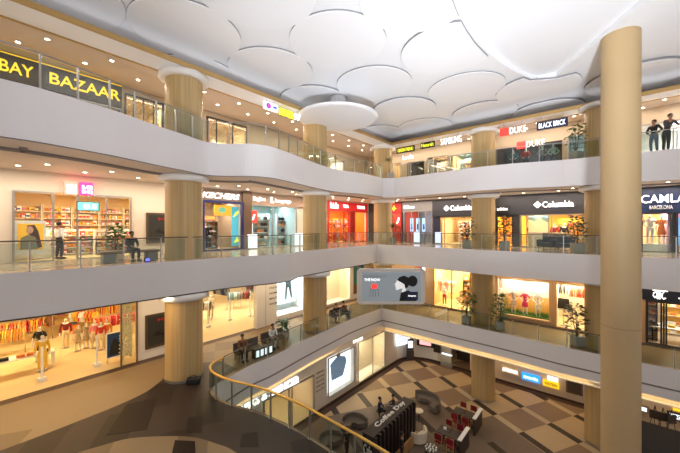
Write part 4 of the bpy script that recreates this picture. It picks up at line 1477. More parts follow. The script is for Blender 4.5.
# bench with planters on the middle level
A0 = at(97, 257.5, L2Z)
bn = thing('bench', 'long low wooden bench with grey ends behind the middle left railing', 'bench', (-15.6, 3.4, L2Z + .01), PI / 2)
BW = mat('bench_wood', (.2, .13, .085), .5, noise=.2, nscale=(1, 12, 12))
MB().box(-.2, 2.0, -.3, .3, .36, .46).build('seat', BW, bn, bevel=.01)
for q in (-.1, 1.5):
    MB().box(q, q + .4, -.26, .26, 0, .36).build('leg', mat('bench_grey', (.3, .3, .29), .6), bn, bevel=.01)
figure((-15.55, 4.3, L2Z + .02), R(100), pose='sit', label='person in black sitting on the long bench on the middle level', top=COLS['black'], legs=COLS['black'], arms='lap', h=1.66)
plant((-16.7, 4.0, L2Z + .01), 1.35, 'low leafy plant in a white planter beside the long bench', spread=.35, n=120, ph=.4, leaf=LEAF)
sb = thing('speaker_box', 'small blue lit box on the middle left gallery floor near the big column', 'box', (-14.85, 4.7, L2Z + .01), PI / 2)
MB().box(-.1, .1, -.08, .08, 0, .16).build('case', BLACK, sb)
MB().box(-.08, .08, -.085, -.08, .03, .13).build('lamp', glow('lamp_blue', (.1, .1, 1), 3), sb)

# ================================================================== MIDDLE LEVEL, FAR SIDE
def zr(px, py, n=0):
    return Zp(px, py, W('R', aR(px, n), n))


sg = sign('R', aR(390), aR(402), 13.85, C2 - .1, None, col('band_red', .4, .02, .02), GW, 'dark red sign block with a small emblem beside the far corner column', n=.02)
MB().flat([(.5, .1), (.65, .3), (.85, .35), (.65, .45), (.55, .7), (.4, .45), (.2, .35), (.4, .28)], -.16, -.12).build('emblem', GOR, sg)
fr('R', aR(390.5), aR(402), L2Z, 13.85, .1, .1, col('frame_dark_red', .3, .02, .02), 'window_16', mull=[aR(396)])
fl = thing('wall_banner', 'red banner with a white mark right of the far corner column', 'banner', W('R', aR(396.5), .2, 12.6), 0)
MB().box(0, .55, -.03, 0, 0, 1.0).build('panel', GRED, fl)
MB().flat([(.12, .15), (.25, .15), (.45, .55), (.4, .8), (.25, .6)], -.04, -.03).build('mark', GW, fl)
sg = sign('R', aR(403), aR(434), 13.9, C2 - .1, None, mat('bulkhead_grey', (.2, .18, .18), .5), GW, 'grey sign band with small white script letters on the far side', n=.02)
text('Ethos', aR(415) - aR(405), .3, GW, sg, (aR(410) - aR(403), -.16, .4))
fr('R', aR(404), aR(433), L2Z, 13.9, .06, .1, STEEL, 'window_17', mull=[aR(412), aR(419), aR(426)])
for i, px in enumerate((412, 418, 424)):
    sc = thing('poster_screen', ['tall pale blue screen in the grey far shop, left of three', 'tall pale blue screen in the grey far shop, middle of three', 'tall pale blue screen in the grey far shop, right of three'][i], 'screen', W('R', aR(px - 1.8, -.5), -.5, 12.0), 0)
    MB().box(0, .38, -.05, 0, 0, 1.3).build('case', STEEL, sc)
    MB().box(.03, .35, -.06, -.05, .04, 1.26).build('display', glow('screen_blue', (.35, .55, .9), 1.3), sc)
    MB().flat([(.1, .2), (.28, .25), (.24, .8), (.12, .7)], -.065, -.06).build('picture', COLS['navy'], sc)
for i, px in enumerate((417, 438.5)):
    sc = thing('light_box', ['small glowing blue light box on the floor of the grey far shop', 'small glowing blue light box beside the left Columbia shop'][i], 'light box', W('R', aR(px, .4), .4, L2Z + .01), 0)
    MB().box(-.25, .25, -.12, 0, .1, 1.0).build('panel', glow('lightbox_lilac', (.5, .6, 1), 1.5), sc)
    MB().box(-.28, .28, -.16, .02, 0, .1).build('base', STEEL, sc)


def diamond(c, r):
    out = []
    return [(c[0] - r, c[1]), (c[0], c[1] - r), (c[0] + r, c[1]), (c[0], c[1] + r)]


def columbia(px0, px1, pxe, pxt0, pxt1, z0, z1, label):
    a0 = aR(px0)
    sg = sign('R', a0, aR(px1), z0, z1, None, mat('columbia_band', (.03, .028, .035), .5), GW, label, n=.05)
    H = z1 - z0
    ex = aR(pxe) - a0
    b = MB()
    for dx, dz in ((0, .13), (0, -.13), (.13, 0), (-.13, 0)):
        b.flat(diamond((ex + dx, H * .5 + dz), .11), -.2, -.15)
    b.build('emblem', GW, sg)
    text('Columbia', aR(pxt1) - aR(pxt0), .42, GW, sg, ((aR(pxt0) + aR(pxt1)) / 2 - a0, -.2, H * .5), bold=.05)
    return sg


columbia(433, 474, 447.5, 451.5, 473, 13.35, C2 - .12, 'dark band with white Columbia letters left of the middle column')
columbia(497, 586, 538, 543, 574, 13.35, C2 - .12, 'wide dark band with white Columbia letters right of the middle column')
t = sign('R', aR(497), aR(510), 13.55, 14.1, 'adidas', mat('band_dark_small', (.02, .02, .02), .5), GW, 'small dark sign with white letters just right of the middle column', n=.22, thh=.22)
tag(bxo('R', 'navy_side_panel', aR(433.5), aR(440.5), .04, .001, L2Z, 13.35, mat('panel_navy_dark', (.03, .03, .06), .5)), 'dark navy panel left of the left Columbia shop entrance', 'wall panel')
fr('R', aR(441), aR(474), L2Z, 13.3, .09, .12, GOLDTRIM, 'window_18', glass=True, mull=[aR(445)])
fr('R', aR(497), aR(513.5), L2Z, 13.3, .08, .12, BLACK, 'window_19', glass=True)
tag(bxo('R', 'dark_pier', aR(513.5), aR(520), .06, .001, L2Z, 13.35, CHAR), 'dark pier between the two yellow lit shops right of the middle column', 'wall panel')
fr('R', aR(520), aR(584), L2Z, 13.35, .08, .12, mat('frame_khaki', (.3, .24, .15), .5), 'window_20', glass=True, mull=[aR(527), aR(549), aR(552)])
shelf_run('R', aR(446), aR(472), -3.3, L2Z, 2.0, .35, 5, CREAM, WARMW, GM, 'boxed_product', 'small item on the shelves of the left Columbia shop', 'product', 'cream shelf unit in the left Columbia shop', 'items in the left Columbia shop', 'shelf units in the left Columbia shop', per=4)
shelf_run('R', aR(552), aR(582), -3.0, L2Z, 2.1, .35, 4, GOLDTRIM, YELW, [folded_mesh(COLS[c]) for c in ('navy', 'red', 'black', 'white', 'grey')] + SH, 'folded_shirts', 'folded item on the yellow wall of the right Columbia shop', 'clothes', 'yellow shelf unit in the right Columbia shop', 'folded items in the right Columbia shop', 'shelf units in the right Columbia shop', per=5, uw=1.1)
# big landscape picture
a0, a1 = aR(528.5, -1), aR(549, -1)
lp = thing('wall_picture', 'large sandy landscape picture in the right Columbia shop', 'picture', W('R', a0, -1, zr(538, 235, -1)), 0)
w, hh = a1 - a0, zr(538, 213, -1) - zr(538, 235, -1)
MB().box(0, w, -.05, 0, 0, hh).build('sky', glow('picture_sky', (.35, .55, .65), .9), lp)
MB().flat([(0, 0), (w, 0), (w, hh * .55), (w * .6, hh * .72), (w * .3, hh * .62), (0, hh * .7)], -.06, -.05).build('dunes', glow('picture_sand', (.75, .58, .3), .8), lp)
MB().flat([(0, hh * .7), (w * .3, hh * .62), (w * .6, hh * .72), (w, hh * .55), (w, hh * .75), (w * .55, hh * .85), (0, hh * .8)], -.058, -.05).build('mountains', glow('picture_ridge', (.2, .28, .25), .6), lp)
cn = thing('shop_counter', 'cream and brown cash counter below the landscape picture', 'counter', W('R', aR(527, .0), -.6, L2Z + .02), 0)
MB().box(0, .9, -.2, .2, 0, 1.0).build('side_block', CREAM, cn)
MB().box(.9, 2.3, -.2, .2, 0, 1.0).build('body', mat('counter_grey_brown', (.16, .13, .1), .5), cn)
MB().box(-.02, 2.34, -.24, .24, 1.0, 1.05).build('worktop', CREAM, cn)
figure(W('R', aR(530.5, -1.0), -1.05, L2Z + .03), R(10), label='person in a dark jacket behind the counter below the landscape picture', top=COLS['navy'], legs=COLS['black'], h=1.65)
figure(W('R', aR(554.5, -1.2), -1.2, L2Z + .02), 0, label='dummy in a red and black jacket in the right Columbia shop, left of two', top=COLS['red'], legs=COLS['black'], dummy=True, cat='mannequin', name='mannequin')
figure(W('R', aR(564, -1.4), -1.4, L2Z + .02), 0, label='dummy in a black jacket in the right Columbia shop, right of two', top=COLS['black'], legs=COLS['grey'], dummy=True, cat='mannequin', name='mannequin')
for i, px in enumerate((547, 565)):
    ch = thing('armchair', ['dark blue armchair before the right Columbia shop, left of two', 'dark blue armchair before the right Columbia shop, right of two'][i], 'armchair', W('R', aR(px, 1.7), 1.7, L2Z + .02), R(-20 + 30 * i))
    m = mat('armchair_blue', (.03, .045, .06), .7)
    MB().box(-.35, .35, -.35, .3, .15, .42).build('seat', m, ch, bevel=.05)
    MB().box(-.4, .4, .22, .4, .15, .85).build('backrest', m, ch, bevel=.06)
    for s in (-1, 1):
        MB().box(s * .42 - .07, s * .42 + .07, -.35, .35, .15, .62).build('armrest', m, ch, bevel=.04)
        for q in (-.3, .3):
            MB().cyl(s * .36, q, 0, .15, .025, n=8).build('leg', BLACK, ch)
for px, n_, l, kd in ((467, 4.0, 'leafy potted plant on the middle level left of the middle column', 'bush'), (504.5, 4.0, 'leafy potted plant on the middle level right of the middle column', 'bush'), (577.5, 4.0, 'leafy potted plant on the middle level beside the right column', 'bush'), (392.5, 3.5, 'small palm in a white planter on the middle level by the far corner column', 'palm')):
    plant(W('R', aR(px, n_), n_, L2Z + .01), 2.0 if kd == 'bush' else 1.9, l, kind=kd, spread=.45, leaf=LEAFD, n=150)

# fashion shop right of the tan column
sg = sign('R', aR(618), 5.5, 13.3, C2 - .1, None, NAVY, GW, 'navy sign band with white CAMLA BARCELONA letters at the right edge', n=.05)
text('CAMLA', aR(686) - aR(640.5), .48, GW, sg, ((aR(686) + aR(640.5)) / 2 - aR(618), -.2, .82), bold=.02)
text('BARCELONA', aR(672) - aR(649), .22, mat('letters_silver', (.7, .7, .75), .4), sg, ((aR(672) + aR(649)) / 2 - aR(618), -.2, .32), bold=.02)
fr('R', aR(641), aR(673), L2Z, 13.3, .07, .12, BLACK, 'window_21', mull=[])
fr('R', aR(676), 5.5, L2Z, 13.3, .07, .12, BLACK, 'window_22', mull=[])
struct('trim_21', MB().box(aR(641), aR(673), YR + .35, YR + 1.3, L2Z, L2Z + .45), WHITE)
figure(W('R', aR(650, -.8), -.8, L2Z + .46), 0, label='dummy in a white striped shirt and trousers in the window of the fashion shop', top=COLS['white'], legs=COLS['white'], dummy=True, cat='mannequin', name='mannequin', arms='hip', h=1.75)
figure(W('R', aR(661.5, -.8), -.8, L2Z + .46), 0, label='dummy in an orange dress in the window of the fashion shop', dress=COLS['orange'], dummy=True, cat='mannequin', name='mannequin', arms='down', h=1.7)
ps = thing('light_poster', 'blue and pink light poster at the right edge, middle level', 'poster', W('R', aR(677), -.3, L2Z + .4), 0)
MB().box(0, 1.6, -.04, 0, 0, 2.3).build('panel', glow('poster_pink', (.75, .3, .5), .8), ps)
MB().box(0, .8, -.045, -.04, 0, 1.6).build('picture', glow('poster_sky', (.2, .45, .8), .8), ps)

# ================================================================== FIRST FLOOR, LEFT: yellow clothing shop
ZF = L1Z + .013


def gate(loc, rz, label, h=1.55, group=None):
    g = thing('security_gate', label, 'security gate', loc, rz, group)
    MB().box(-.14, .14, -.12, .12, 0, .16).build('base', WHITE, g, bevel=.02)
    MB().box(-.045, .045, -.03, .03, .16, h).build('panel', WHITE, g, bevel=.015)
    return g


gate((*at(42, 381, ZF), ZF), PI / 2, 'white security gate post at the yellow shop entrance, nearer one')
gate((*at(97, 366, ZF), ZF), PI / 2, 'white security gate post at the yellow shop entrance beside the blue poster stand')
for i, (px, py) in enumerate(((208, 327), (230, 320.5), (250, 316.5))):
    gate((*at(px, py, ZF), ZF), PI / 2, 'tall white security gate post of the white shop, %s' % ['left of three', 'middle of three', 'right of three'][i], h=1.6)


def table(loc, rz, w, d, h, label, top=WHITE, leg=WHITE):
    t = thing('display_table', label, 'table', loc, rz)
    MB().box(-w / 2, w / 2, -d / 2, d / 2, h - .05, h).build('tabletop', top, t, bevel=.01)
    for sx in (-1, 1):
        for sy in (-1, 1):
            MB().box(sx * (w / 2 - .05) - .03, sx * (w / 2 - .05) + .03, sy * (d / 2 - .05) - .03, sy * (d / 2 - .05) + .03, 0, h - .05).build('leg', leg, t)
    return t


FO = {c: folded_mesh(COLS[c], 3) for c in ('grey', 'black', 'orange', 'white', 'denim', 'yellow', 'pink', 'red', 'maroon', 'navy')}
p = at(20, 377, ZF)
tx, ty = -21.4, .75
table((tx, ty, ZF), PI / 2, 3.6, .7, .72, 'long white display table at the front of the yellow shop')
for i, c in enumerate(('grey', 'black', 'orange', 'white')):
    pass
for i, (dy, c) in enumerate(((-1.5, 'white'), (-1.1, 'pink'), (-.6, 'denim'), (.05, 'black'), (.6, 'orange'), (.95, 'orange'), (1.45, 'black'))):
    put('folded_shirts', FO[c], (tx + .1, ty + dy, ZF + .721), PI / 2, 'pile of folded %s tops on the long white table%s' % (c, '' if c not in ('black', 'orange') else ', %s one' % ('left' if dy < .7 and c == 'orange' or dy < .3 else 'right')), 'clothes')
figure((-22.35, 2.1, ZF), R(80), label='dummy in a black belted dress at the long white table', dress=COLS['black'], top=None, dummy=True, cat='mannequin', name='mannequin', h=1.78)
figure((*at(42.5, 371, ZF), ZF), R(70), label='dummy in a yellow two-piece outfit beside the nearer gate post', top=COLS['yellow'], legs=COLS['yellow'], dummy=True, cat='mannequin', name='mannequin', h=1.75)
figure((-23.6, 3.3, ZF), R(80), label='dummy in a maroon top behind the black dress', top=COLS['maroon'], legs=COLS['cream'], dummy=True, cat='mannequin', name='mannequin', h=1.7)
for i, (px, py, w, rz_, cs_, l) in enumerate(((4, 357, 1.6, 85, ('orange', 'yellow'), 'rack at the far left of the yellow shop'),
                                      (22, 346, 1.8, 85, ('orange', 'yellow', 'red'), 'rack behind the black dress in the yellow shop'),
                                      (40, 336, 2.6, 20, ('yellow', 'orange', 'brown'), 'rack behind the yellow outfit in the yellow shop'),
                                      (84, 333, 1.8, 40, ('yellow', 'white', 'red'), 'rack behind the patterned dresses'),
                                      (99, 326, 2.2, 80, ('red', 'yellow', 'orange'), 'far rack behind the orange table'),
                                      (116, 337, 2.2, 90, ('red', 'pink', 'orange'), 'rack of red tops above the blue poster stand'),
                                      (66, 321, 3.0, 90, ('pink', 'cream', 'orange'), 'rack along the yellow shop back wall'))):
    x, y = at(px, py, ZF)
    x = max(x, -28.9)
    rack((x, y, ZF), R(rz_), w, l, [COLS[c] for c in cs_], '', 'tops on the racks of the yellow shop', 'shirt', step=.11)
ob = thing('display_cube', 'orange wooden display block with a pile of dark jeans', 'display', (*at(70, 333, ZF), ZF), PI / 2)
MB().box(-.45, .45, -.35, .35, 0, .5).box(-.4, .4, -.3, .3, .5, .54).build('block', COLS['orange'], ob, bevel=.01)
for q, dx in enumerate((-.25, .18)):
    p = at(70, 333, ZF)
    put('folded_shirts', FO['denim' if q else 'navy'], (p[0], p[1] + dx, ZF + .545), PI / 2, ['pile of navy trousers on the orange block', 'pile of grey blue jeans on the orange block'][q], 'clothes')
t2 = at(82, 345, ZF)
table((t2[0] - .6, t2[1] + .6, ZF), R(75), 1.5, .8, .7, 'orange display table behind the patterned dresses', top=COLS['orange'], leg=COLS['orange'])
for i, (dx, c) in enumerate(((-.5, 'black'), (-.15, 'red'), (.25, 'yellow'), (.55, 'pink'))):
    put('folded_shirts', FO[c], (t2[0] - .6 + dx * .2, t2[1] + .6 + dx, ZF + .701), PI / 2, 'pile of %s folded tops on the orange display table' % c, 'clothes')
DOT = mat('dress_pattern', (.42, .33, .2), .8, noise=.5, nscale=(12, 12, 12))
for i, (px, py) in enumerate(((78, 351), (86, 348))):
    figure((*at(px, py, ZF), ZF), R(60), label=['dummy in a patterned beige dress, left of two', 'dummy in a patterned beige dress, right of two'][i], dress=DOT, dummy=True, cat='mannequin', name='mannequin', h=1.45)
for i, (px, py, c) in enumerate(((95, 348, 'pink'), (101, 350, 'red'), (107, 347, 'orange'))):
    figure((*at(px, py, ZF), ZF), R(60), label='dummy in a %s top near the blue poster stand' % c, top=COLS[c], legs=COLS['cream'], dummy=True, cat='mannequin', name='mannequin', h=1.6)
p = at(112, 361, ZF)
st = thing('poster_stand', 'standing dark blue poster at the right of the yellow shop entrance', 'poster stand', (-19.4, 4.65, ZF), PI / 2)
MB().box(-.38, .38, -.03, .03, .2, 1.5).build('board', WHITE, st)
MB().box(-.34, .34, -.04, -.03, .25, 1.45).build('picture', mat('poster_blue', (.02, .06, .16), .4), st)
MB().flat([(-.25, .35), (.25, .32), (.28, .7), (.05, 1.15), (-.05, 1.2), (-.2, .8)], -.045, -.04).build('dark_figure', COLS['black'], st)
for s in (-1, 1):
    MB().box(s * .33 - .02, s * .33 + .02, -.15, .15, 0, .03).box(s * .33 - .015, s * .33 + .015, -.015, .015, .03, .22).build('foot', STEEL, st)
# sparkly glass corner with bead strings
fr('L', aL(120), aL(137), L1Z, C1 - .05, .06, .1, mat('frame_bronze', (.2, .12, .07), .4, .4), 'window_23')
b = MB()
rr = random.Random(3)
for q in range(46):
    x = rr.uniform(.1, aL(137) - aL(120) - .1)
    zt = 3.7
    z = zt - rr.uniform(0, .3)
    while z > .3:
        b.lathe([(.004, z - .045), (.04, z), (.004, z + .045)], 6, cx=x, cy=.25 + rr.uniform(0, .3))
        z -= rr.uniform(.14, .3)
tag(b.build('bead_curtain', mat('beads_pale', (.75, .75, .55), .2), loc=W('L', aL(120), 0, L1Z), rz=PI / 2), 'pale bead curtain behind the glass at the right of the yellow shop', 'curtain', kind='stuff')

# white shop on the first floor
for i, (px, py, w, rz_, cs_, l) in enumerate(((221, 303, 1.9, 10, ('navy', 'black', 'grey'), 'rack at the back of the white shop'),
                                      (234, 309, 1.1, 60, ('denim', 'grey', 'mint'), 'rack behind the middle gate post'),
                                      (243, 308, 1.5, 60, ('maroon', 'brown', 'mint'), 'rack between the middle and right gate posts'),
                                      (254, 300, 1.5, 60, ('maroon', 'black'), 'rack behind the white pillar'),
                                      (203, 321, 1.2, 60, ('cream', 'white', 'black'), 'rack beside the left gate post'))):
    x, y = at(px, py, ZF)
    rack((max(x, -28.6), y, ZF), R(rz_), w, l, [COLS[c] for c in cs_], '', 'tops on the racks of the white shop', 'shirt', h=1.5)
figure((*at(211, 318, ZF), ZF), R(60), label='dummy in a cream coat at the left of the white shop', top=COLS['cream'], legs=COLS['tan'], dummy=True, cat='mannequin', name='mannequin', h=1.75)
# white pillar with lettering
a0, a1 = aL(256.5, .35), aL(275.5, .35)
pl = thing('text_pillar', 'white projecting pillar with a column of dark lettering at the white shop', 'pillar', W('L', a0, .0, L1Z + .01), PI / 2)
MB().box(0, a1 - a0, -.35, 0, 0, C1 - L1Z - .02).build('body', WHITE, pl)
for i, s in enumerate(('CLOTHING', 'FOOD', 'HOME', 'BEAUTY', 'SHOES')):
    text(s, .75, .13, COLS['black'], pl, (1.45, -.36, 3.0 - i * .38), ext=.005)
MB().tube([(.75, -.36, .02), (.75, -.36, 3.9)], .01, 4).build('joint', mat('joint_grey', (.4, .36, .3), .6), pl)
# bright window with a picture of legs
a0, a1 = aL(278), aL(303)
sc = thing('window_picture', 'pale blue lit fashion picture with a person in dark trousers in the first floor window', 'picture', W('L', a0, -.9, L1Z + .95), PI / 2)
MB().box(0, a1 - a0, -.05, 0, 0, 2.7).build('panel', glow('panel_pale_blue', (.6, .82, .9), 1.0), sc)
MB().flat([(1.35, 0.25), (1.5, .25), (1.62, 1.2), (1.72, 1.2), (1.95, .3), (2.1, .3), (1.95, 1.7), (2.0, 2.3), (1.45, 2.3), (1.4, 1.6)], -.06, -.05).build('figure', col('picture_dark', .06, .09, .1), sc)
MB().flat([(1.9, 1.9), (2.3, 2.0), (2.4, 2.4), (2.0, 2.4)], -.06, -.05).build('bag', COLS['teal'], sc)
struct('trim_22', MB().box(0, a1 - a0, -.1, 1.2, 0, .4), WHITE, loc=W('L', a0, 0, L1Z), rz=PI / 2)

# sitting area behind the dark railing
WICK = mat('seat_weave', (.10, .08, .06), .7, noise=.4, nscale=(25, 25, 25))


def bench_seat(loc, rz, label, w=1.5):
    b = thing('bench', label, 'bench', loc, rz)
    MB().box(-w / 2, w / 2, -.25, .25, .36, .44).build('seat', WICK, b, bevel=.015)
    MB().box(-w / 2, w / 2, .22, .28, .44, .85).build('backrest', WICK, b, bevel=.01)
    for s in (-1, 1):
        MB().box(s * (w / 2 - .1) - .03, s * (w / 2 - .1) + .03, -.22, .25, 0, .36).build('leg', STEEL, b)
    return b


bench_seat((-14.55, 9.45, ZF), PI / 2, 'dark woven bench behind the dark first floor railing, nearest')
bench_seat((-14.75, 11.3, ZF), PI / 2, 'dark woven bench behind the dark first floor railing, second')
figure((-14.6, 9.1, ZF), R(75), pose='sit', label='person in dark clothes sitting on the nearest bench by the dark railing', top=COLS['brown'], legs=COLS['black'], arms='lap', h=1.7)
figure((-14.8, 11.2, ZF), R(80), pose='sit', label='person in a white shirt sitting on the second bench by the dark railing', top=COLS['white'], legs=COLS['grey'], arms='lap', h=1.7)
plant((-15.35, 12.5, ZF), .95, 'low green plant beside the second bench on the first floor', spread=.3, ph=.35, n=90)
sp = thing('light_planter', 'low planter box with glowing white panels behind the curved railing', 'planter', (-14.1, 10.25, ZF), PI / 2)
MB().box(-.8, .4, -.15, .15, 0, .5).build('box', DARK, sp)
for q in range(4):
    MB().box(-.72 + q * .28, -.54 + q * .28, -.16, -.15, .08, .42).build('lit_panel', SCREENW, sp)
for i, (x, y) in enumerate(((-15.2, 17.3), (-15.3, 18.2))):
    figure((x, y, ZF), R(60 + 90 * i), pose='sit', label=['person in black sitting on the first floor beyond the second column, left one', 'person in a maroon top sitting on the first floor beyond the second column, right one'][i], top=COLS[('black', 'maroon')[i]], legs=COLS['black'], arms='lap', h=1.68)
bench_seat((-15.1, 17.75, ZF), PI / 2, 'dark woven bench beyond the second column on the first floor', w=2.0)

# ================================================================== FIRST FLOOR, FAR SIDE
gp = thing('wall_banner', 'tall green and orange banner at the far left end of the first floor', 'banner', W('L', aL(353.5, .02), .02, L1Z + .5), PI / 2)
MB().box(0, 1.6, -.04, 0, 0, 3.2).build('panel', col('banner_green', .05, .22, .2), gp)
MB().box(.0, 1.6, -.05, -.04, 0, .9).build('picture', COLS['brown'], gp)
tg = thing('light_sign', 'small upright blue and white light sign left of the lit first floor shop', 'sign', W('R', aR(423), .25, 7.6), 0)
MB().box(0, .34, -.08, 0, 0, 1.3).build('panel', SCREENW, tg)
MB().box(.08, .26, -.09, -.08, .2, .5).box(.08, .26, -.09, -.08, .7, 1.1).build('mark', GBLUE, tg)
rd = thing('wall_banner', 'small red and yellow posters hanging left of the billboard corner', 'banner', W('R', aR(416), .2, 8.2), 0)
MB().box(0, .9, -.04, 0, 0, .8).build('panel', COLS['red'], rd)
MB().box(.1, .5, -.05, -.04, .1, .6).build('picture', COLS['yellow'], rd)
t = sign('R', aR(432), aR(472), 8.9, 9.44, 'AND BY HER', mat('band_gold_tan', (.45, .3, .15), .6), GWW, 'warm lit lettering above the bright first floor shop', thh=.2, tw=3.2)
fr('R', aR(434), aR(471.5), L1Z + .1, 8.9, .1, .15, GOLDTRIM, 'window_24', mull=[aR(452)])
rack(W('R', aR(443, -1.4), -1.4, L1Z + .02), 0, 2.4, 'rack in the bright first floor window', [COLS[c] for c in ('white', 'cream', 'pink')], 'pale dress hanging in the bright first floor window', 'pale dresses in the bright window', 'dress', h=2.2)
figure(W('R', aR(444.5, -.6), -.6, L1Z + .12), 0, label='dummy in a white and red outfit in the bright first floor window', top=COLS['white'], legs=COLS['red'], dummy=True, cat='mannequin', name='mannequin', h=1.6)
shelf_run('R', aR(454), aR(470), -2.4, L1Z + .02, 2.7, .4, 6, GOLDTRIM, YELW, [bag_mesh(.3, .3, COLS[c], COLS['brown']) for c in ('orange', 'brown', 'cream', 'black', 'tan')], 'handbag', 'handbag on the golden shelves of the first floor shop', 'bag', 'golden shelf unit with bags in the first floor shop', 'handbags in the first floor shop', 'bag shelf units in the first floor shop', per=4, uw=1.0, skip=.1)
# dress window
fr('R', aR(497), aR(551), L1Z + .35, 8.65, .1, .15, mat('frame_wood_tan', (.55, .36, .17), .5), 'window_25')
GR = mat('artificial_grass', (.10, .22, .03), .9, noise=.5, nscale=(20, 20, 20))
gb = thing('grass_display', 'strip of green artificial grass in the dress window', 'display', W('R', aR(498), -.35, L1Z + .36), 0)
w = aR(550) - aR(498)
MB().box(0, w, 0, 1.0, 0, .06).build('base', GR, gb)
b = MB()
rr = random.Random(8)
for q in range(700):
    x, y = rr.uniform(0, w), rr.uniform(0, .9)
    hh = rr.uniform(.08, .2) + .12 * math.sin(x * 1.7) ** 2
    b._add([(x, y, .05), (x + .03, y, .05), (x + .015 + rr.uniform(-.03, .03), y, .05 + hh)], [(0, 1, 2)])
tag(b.build('blades', GR, gb), kind='stuff')
fp = thing('picket_fence', 'yellow picket fence behind the dummies in the dress window', 'fence', W('R', aR(500), -1.1, L1Z + .43), 0)
x = 0
while x < w - .4:
    MB().flat([(x, 0), (x + .1, 0), (x + .1, .85), (x + .05, .95), (x, .85)], -.015, .015).build('picket', COLS['yellow'], fp)
    x += .26
MB().box(0, w - .4, .016, .03, .2, .27).box(0, w - .4, .016, .03, .62, .69).build('rail', COLS['yellow'], fp)
bd = thing('window_backdrop', 'orange to blue painted backdrop panel in the dress window', 'backdrop', W('R', aR(498), -1.35, L1Z + .4), 0)
MB().box(0, w, -.03, 0, 0, 1.3).build('lower_panel', mat('backdrop_orange', (.85, .45, .12), .7), bd)
MB().box(0, w, -.03, 0, 1.3, 2.6).build('middle_panel', mat('backdrop_peach', (.75, .62, .55), .7), bd)
MB().box(0, w, -.03, 0, 2.6, 3.2).build('upper_panel', mat('backdrop_blue', (.28, .32, .42), .7), bd)
for px, kw, l in ((513.5, dict(dress=mat('dress_print', (.45, .35, .25), .8, noise=.6, nscale=(10, 10, 10))), 'dummy in a brown print dress in the dress window'), (525, dict(dress=col('dress_crimson', .55, .01, .08)), 'dummy in a crimson dress in the middle of the dress window'), (538, dict(dress=mat('dress_floral', (.6, .55, .42), .8, noise=.5, nscale=(11, 11, 11))), 'dummy in a pale floral dress in the dress window'), (501, dict(dress=COLS['cream']), 'dummy in a cream dress at the left end of the dress window')):
    figure(W('R', aR(px, -.7), -.7, L1Z + .43), 0, label=l, dummy=True, cat='mannequin', name='mannequin', arms='hip', h=1.75, **kw)
for i, px in enumerate((504, 514, 524, 533, 542)):
    l = thing('spotlight', 'small black spotlight above the dress window dummies', 'spotlight', W('R', aR(px, -.3), -.4, 8.86), 0, 'spotlights above the dress window')
    MB().cyl(0, 0, -.12, 0, .015, n=6).build('stem', BLACK, l)
    MB().tube([(0, -.06, -.1), (0, .08, -.22)], .05, 10).build('head', BLACK, l)
t = sign('R', aR(536), aR(570), 8.72, 9.1, 'GLOBAL DESI', mat('band_tan_b', (.5, .34, .18), .6), GWW, 'small warm lit lettering above the dress window', thh=.13, tw=2.6)
fr('R', aR(555.5), aR(587), L1Z + .1, 8.65, .09, .15, mat('frame_wood_tan', (.55, .36, .17), .5), 'window_26', glass=False)
rack(W('R', aR(562, -2.0), -2.0, L1Z + .1), 0, 1.0, 'left rack right of the dress window', [COLS[c] for c in ('black', 'white', 'grey')], 'monochrome top hanging right of the dress window', 'black and white tops right of the dress window', 'shirt', h=2.7)
rack(W('R', aR(580, -2.2), -2.2, L1Z + .1), 0, 1.4, 'right rack right of the dress window', [COLS[c] for c in ('orange', 'red', 'brown')], 'bright top hanging right of the dress window', 'orange tops right of the dress window', 'shirt', h=2.5)
bgb = put('handbag', bag_mesh(.75, 1.1, COLS['black'], COLS['black']), W('R', aR(563.5, -.9), -.9, L1Z + 1.2), 0, 'large black bag on a stand right of the dress window', 'bag')
bs = thing('bag_stand', 'thin stand holding the large black bag', 'stand', W('R', aR(563.5, -.9), -.9, L1Z + .02), 0)
MB().cyl(0, 0, 0, .03, .2).cyl(0, 0, .03, 1.1, .02, n=8).box(-.3, .3, -.08, .08, 1.1, 1.16).build('pole', STEEL, bs)
for px, n_, l in ((466.5, 3.0, 'tall leafy potted plant on the first floor left of the middle column'), (499.5, 2.8, 'tall leafy potted plant on the first floor right of the middle column'), (577.5, 3.0, 'tall speckled plant in a grey planter on the first floor beside the right column')):
    plant(W('R', aR(px, n_), n_, L1Z + .01), 2.3, l, spread=.6, n=190, pot=mat('pot_grey', (.5, .48, .44), .6), leaf=LEAFD if px > 570 else LEAF)

# dark framed shop with Hindi sign, right edge of the first floor
sg = sign('R', aR(642), 6.8, 8.15, 9.3, None, mat('sign_black_blue', (.006, .008, .02), .4), GW, 'black sign with glowing white Hindi letters at the right edge, first floor', n=.05)
b = MB()
hw = aR(667) - aR(652)
u = hw / 10
S_ = .075
def stroke(pts):
    b.tube([(x * u, 0, z) for x, z in pts], .035, 6)
stroke([(0, .5), (10, .5)])
stroke([(3.4, .5), (3.4, 0)])
stroke([(3.4, .30), (2.2, .40), (.9, .34), (.5, .18), (1.6, .06), (3.2, .2)])
stroke([(4.9, .5), (4.9, 0)])
stroke([(3.6, .62), (4.3, .56), (5.2, .62), (5.4, .72)])
stroke([(7.6, .5), (7.6, .42), (6.4, .34), (6.2, .14), (7.4, .03), (8.8, .1)])
tm = b.build('lettering', GW, sg, loc=(aR(652) - aR(642), -.17, .12))
text('J', .35, .5, GW, sg, (aR(682) - aR(642), -.17, .5), bold=.03)
fr('R', aR(645.5), 6.5, L1Z + .1, 8.15, .1, .15, BLACK, 'window_27', mull=[aR(661), aR(663.5), aR(666), aR(683)])
